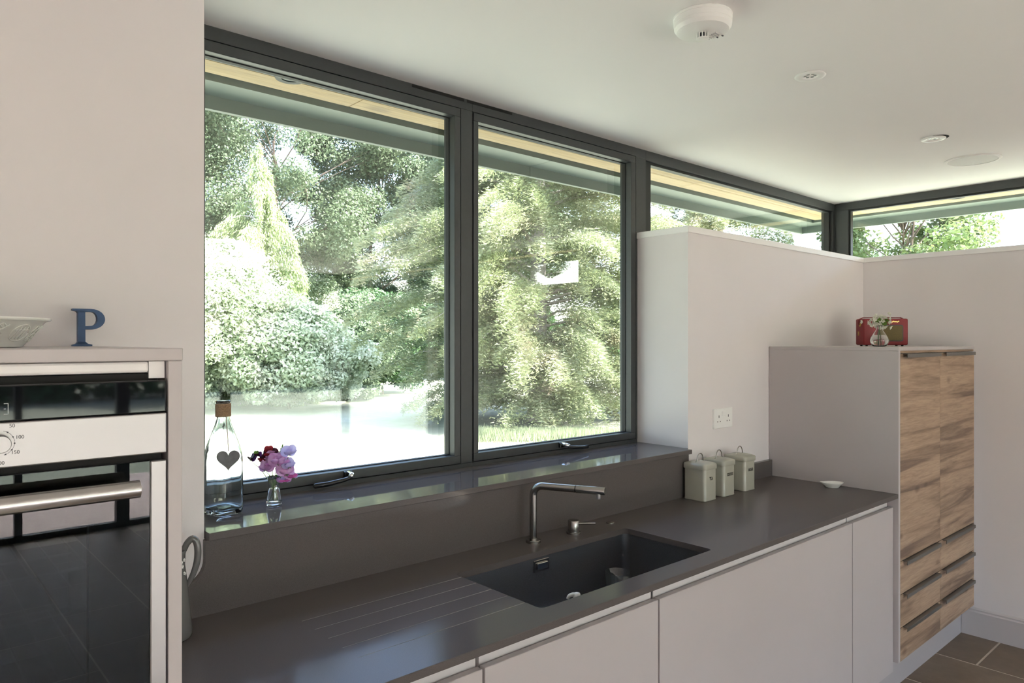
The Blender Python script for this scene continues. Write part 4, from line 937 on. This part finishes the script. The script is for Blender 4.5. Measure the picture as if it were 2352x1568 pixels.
def broad_tree(name, label, pos, H, R, trunk_h, nclump, nleaf, leaf, mat, bark='bark', group=None, cl=(.5, 1.0), squash=.8, rtrunk=.18):
    """crown of leafy clumps on real branches; local origin at the base of the trunk"""
    t = thing(name, label, 'tree', pos, group)
    cz = trunk_h + (H - trunk_h) / 2; hz_ = (H - trunk_h) / 2
    d = rnd(nclump); rad = RNG.uniform(.45, 1.0, nclump) ** .6
    cen = d * rad[:, None] * np.array([R, R, hz_]) + np.array([0, 0, cz])
    bm = bmesh.new(); limb(bm, (0, 0, -.1), (RNG.normal() * .3, RNG.normal() * .3, trunk_h + hz_ * 1.2), rtrunk, rtrunk * .25, 8, .06, 6)
    for i in range(min(nclump, 46)):
        h0 = min(cen[i][2] * .75, trunk_h + hz_); limb(bm, (0, 0, max(trunk_h * .7, h0)), cen[i], rtrunk * .22, .01, 5, .2)
    m1 = obj('trunk', bm, bark, None, True); m1.parent = t
    ci = RNG.integers(0, nclump, nleaf); cr_ = RNG.uniform(cl[0], cl[1], nclump)
    off = rnd(nleaf) * (RNG.uniform(0, 1, nleaf) ** .45)[:, None] * cr_[ci][:, None] * np.array([1, 1, squash])
    Cc = cen[ci] + off
    nrm = unit(rnd(nleaf) * .8 + unit(off + 1e-6) * .5 + np.array([0, 0, .6]))
    ax = unit(np.cross(nrm, rnd(nleaf))); bx2 = np.cross(nrm, ax); s_ = leaf * RNG.uniform(.6, 1.25, nleaf)[:, None]
    me = card_mesh('foliage', Cc, ax * s_, bx2 * s_ * .55, mat)
    f = bpy.data.objects.new('foliage', me); C.objects.link(f); f.parent = t; f['kind'] = 'stuff'
    return t
def conifer(name, label, pos, H, R, nbr, nleaf, mat, leaf=.045, droop=.25, rise=.35, low=.02, bark='pale_bark', shape=.75, weep=0.0, spread=.22, group=None):
    t = thing(name, label, 'tree', pos, group)
    h = H * (low + (1 - low) * RNG.uniform(0, 1, nbr) ** 1.05); az = RNG.uniform(0, 2 * pi, nbr)
    Lb = (R * (1 - (h / H)) ** shape * np.minimum(1, .55 + .16 * h) + .12) * RNG.uniform(.58, 1.12, nbr)
    ci = RNG.choice(nbr, nleaf, p=(Lb ** 1.3) / (Lb ** 1.3).sum()); tt = RNG.uniform(.12, 1, nleaf) ** .62
    def bpt(i, t_):
        r_ = Lb[i] * t_
        return np.stack([np.cos(az[i]) * r_, np.sin(az[i]) * r_, h[i] + rise * r_ - (rise + droop) * r_ * t_ * t_ * .9], 1)
    P = bpt(ci, tt)
    side = np.stack([-np.sin(az[ci]), np.cos(az[ci]), np.zeros(nleaf)], 1); outw = np.stack([np.cos(az[ci]), np.sin(az[ci]), np.zeros(nleaf)], 1)
    g = RNG.normal(size=nleaf); wdt = spread * (1.15 - tt * .75) * np.minimum(1, .35 + Lb[ci] * .35)
    P = P + side * (g * wdt)[:, None] + np.array([0, 0, 1.]) * (RNG.normal(size=nleaf) * .07 - np.abs(g) * .06)[:, None]
    if weep: P[:, 2] -= RNG.uniform(0, 1, nleaf) ** 1.3 * weep * np.minimum(1, .3 + Lb[ci])
    ax = unit(outw * .8 + side * (np.sign(g) * .7)[:, None] + np.array([0, 0, .08 - 1.7 * (weep > 0)]) + rnd(nleaf) * .55)
    bx2 = unit(np.cross(ax, rnd(nleaf))); s_ = leaf * RNG.uniform(.6, 1.4, nleaf)[:, None]
    me = card_mesh('foliage', P, ax * s_, bx2 * s_ * .30, mat, True)
    f = bpy.data.objects.new('foliage', me); C.objects.link(f); f.parent = t; f['kind'] = 'stuff'
    bm = bmesh.new(); tube(bm, [(0, 0, -.1), (.03, 0, H * .5), (0, .03, H * .97)], [.04 + H * .018, H * .012, .015], 8)
    for i in range(min(nbr, 150)):
        tube(bm, [Vector(bpt(np.array([i]), np.array([q]))[0]) for q in (0, .35, .7, .97)], [.012 + .010 * Lb[i], .008 + .006 * Lb[i], .009, .004], 4, cap=False)
    m1 = obj('trunk', bm, bark, None, True); m1.parent = t
    return t
conifer('conifer', 'broad sunlit green conifer with bronze patches filling the narrower casement', at_depth(1235, 16.6, GZ), 11.5, 4.7, 620, 700000, 'leaf_conifer', .038, .10, .26, .015, shape=.55, spread=.26)
conifer('conifer', 'conifer seen over the half wall ledge through the long clerestory', at_depth(1650, 18.5, GZ), 9.5, 2.9, 300, 190000, 'leaf_conifer', .045, .10, .28, .02, shape=.6)
conifer('weeping_conifer', 'slender pale weeping conifer with drooping curtains of foliage', at_depth(592, 22.0, GZ), 7.9, 3.5, 96, 250000, 'leaf_weeping', .045, .6, .10, .05, weep=.75, spread=.2, shape=.85)
broad_tree('shrub', 'large flowering shrub painted pale for glare near the weeping conifer foot', at_depth(455, 19.0, GZ), 4.6, 2.1, .3, 150, 130000, .050, 'leaf_shrub_glare', cl=(.35, .75), rtrunk=.06)
broad_tree('shrub', 'rounded shrub painted pale for glare between the weeping conifer and the shaded lawn', at_depth(665, 19.5, GZ), 2.7, 2.0, .2, 80, 90000, .055, 'leaf_shrub_glare', cl=(.3, .6), rtrunk=.05)
broad_tree('shrub', 'low green shrub beside the shaded lawn', at_depth(815, 22.5, GZ), 3.2, 1.3, .2, 50, 40000, .055, 'leaf_broad', cl=(.3, .6), rtrunk=.05)
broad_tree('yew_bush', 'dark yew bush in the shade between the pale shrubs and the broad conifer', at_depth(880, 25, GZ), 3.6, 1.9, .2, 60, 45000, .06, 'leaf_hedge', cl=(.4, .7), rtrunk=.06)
T1 = broad_tree('broadleaf_tree', 'tall leafy tree rising behind the weeping conifer', at_depth(640, 33, GZ), 16.5, 5.6, 3.0, 190, 180000, .068, 'leaf_broad', cl=(.6, 1.3))
T2 = broad_tree('broadleaf_tree', 'tall leafy tree between the weeping conifer and the broad conifer', at_depth(880, 38, GZ), 16.0, 5.2, 2.6, 180, 160000, .074, 'leaf_broad', cl=(.6, 1.3))
broad_tree('maple_tree', 'bright large-leaved tree outside the side clerestory', at_depth(2075, 16.5, GZ), 7.2, 1.75, 1.6, 70, 46000, .058, 'leaf_right', cl=(.3, .65), rtrunk=.09)
def copy_tree(o_, loc, rz, sc_, label, group=None):
    c = o_.copy(); C.objects.link(c); c.location = loc; c.rotation_euler = (0, 0, rz); c.scale = (sc_, sc_, sc_); c['label'] = label
    if group: c['group'] = group
    for ch in o_.children:
        d = ch.copy(); C.objects.link(d); d.parent = c
    return c
copy_tree(T1, at_depth(300, 31, GZ), 2.0, .9, 'leafy tree half hidden by the plain wall end')
copy_tree(T2, at_depth(1120, 36, GZ), 1.0, 1.0, 'leafy tree directly behind the broad conifer')
for k, (x, y, sc_) in enumerate(((-4.5, 13, .8), (-11, 8, .8), (-14, 19, 1.0), (-3, 31, 1.0))):  # unseen trees added close to the house to block sky light on the reveal
    copy_tree((T1, T2)[k % 2], (x, y, GZ), 1 + k * 1.7, sc_, 'unseen leafy tree added behind the plain wall to block sky light', 'added trees blocking sky light')
copy_tree(T2, (17, -3.5, GZ), .7, .45, 'small leafy tree on the lawn outside the side wall')
# bare twigs by the side clerestory
tw_ = thing('bare_tree', 'sparse bare-twigged tree against the white sky', 'tree', at_depth(2400, 13, GZ))
bm = bmesh.new(); limb(bm, (0, 0, -.1), (0, 0, 4.2), .07, .03, 6, .05, 5)
for k in range(26):
    a = RNG.uniform(0, 2 * pi); z = RNG.uniform(2.2, 4.1); q = Vector((cos(a) * RNG.uniform(.5, 1.1), sin(a) * RNG.uniform(.5, 1.1), z + RNG.uniform(.2, .9))); limb(bm, (0, 0, z), q, .014, .004, 4, .3)
    for j in range(4):
        limb(bm, Vector((0, 0, z)).lerp(q, RNG.uniform(.5, 1)), q + Vector(RNG.normal(size=3)) * .25, .006, .002, 3, .3)
m1 = obj('branches', bm, 'pale_bark', None, True); m1.parent = tw_
# hedge beyond, and one with light-dimming trees behind the rear lawn
def hedge(name, label, p, q, w, h, nleaf, leaf, group=None):
    p, q = Vector(p), Vector(q); d = (q - p); L_ = d.length; d.normalize(); nrm = Vector((-d.y, d.x, 0))
    u = RNG.uniform(0, L_, nleaf); v = RNG.uniform(-1, 1, nleaf); z = RNG.uniform(0, 1, nleaf) ** .7 * h * (1 + .25 * np.sin(u * .9) + .12 * np.sin(u * 2.7))
    Cc = np.stack([d.x * u + nrm.x * v * w, d.y * u + nrm.y * v * w, z], 1)
    ax = rnd(nleaf); bx2 = unit(np.cross(ax, rnd(nleaf))); s_ = leaf * RNG.uniform(.6, 1.3, nleaf)[:, None]
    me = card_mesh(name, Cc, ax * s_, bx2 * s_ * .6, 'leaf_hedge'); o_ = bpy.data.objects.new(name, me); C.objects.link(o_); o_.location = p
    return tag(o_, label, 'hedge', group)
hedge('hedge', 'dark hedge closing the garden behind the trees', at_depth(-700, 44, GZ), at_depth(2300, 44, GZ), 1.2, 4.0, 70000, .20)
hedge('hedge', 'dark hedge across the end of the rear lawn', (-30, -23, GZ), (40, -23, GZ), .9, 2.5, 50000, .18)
for k, (x, y) in enumerate(((9, -28), (14.5, -30), (20, -28), (26, -25), (31, -19), (33, -11), (-15, -32), (-9, -30), (3.5, -33))):  # reflected tree row, with trees added and spaced to dim rear light
    copy_tree((T1, T2)[k % 2], (x, y, GZ), k * 1.3, .62, 'leafy tree beyond the rear lawn, placed to dim rear light', 'trees dimming the rear light')
# long grass fringe at the foot of the conifer and shrubs
ng = 26000; pxs = RNG.uniform(1080, 1560, ng); dd = 13.6 + RNG.normal(size=ng) * .25
pos = np.array([list(at_depth(a_, b2, GZ)) for a_, b2 in zip(pxs, dd)]); hh = RNG.uniform(.03, .12, ng)[:, None]
ax = unit(rnd(ng) * .35 + np.array([0, 0, 1.])); me = card_mesh('grass', pos + ax * hh, ax * hh, unit(np.cross(ax, rnd(ng))) * .006, 'grass_blade', True)
o = bpy.data.objects.new('grass', me); C.objects.link(o); tag(o, 'long grass fringe at the foot of the broad conifer', 'grass', kind='stuff')
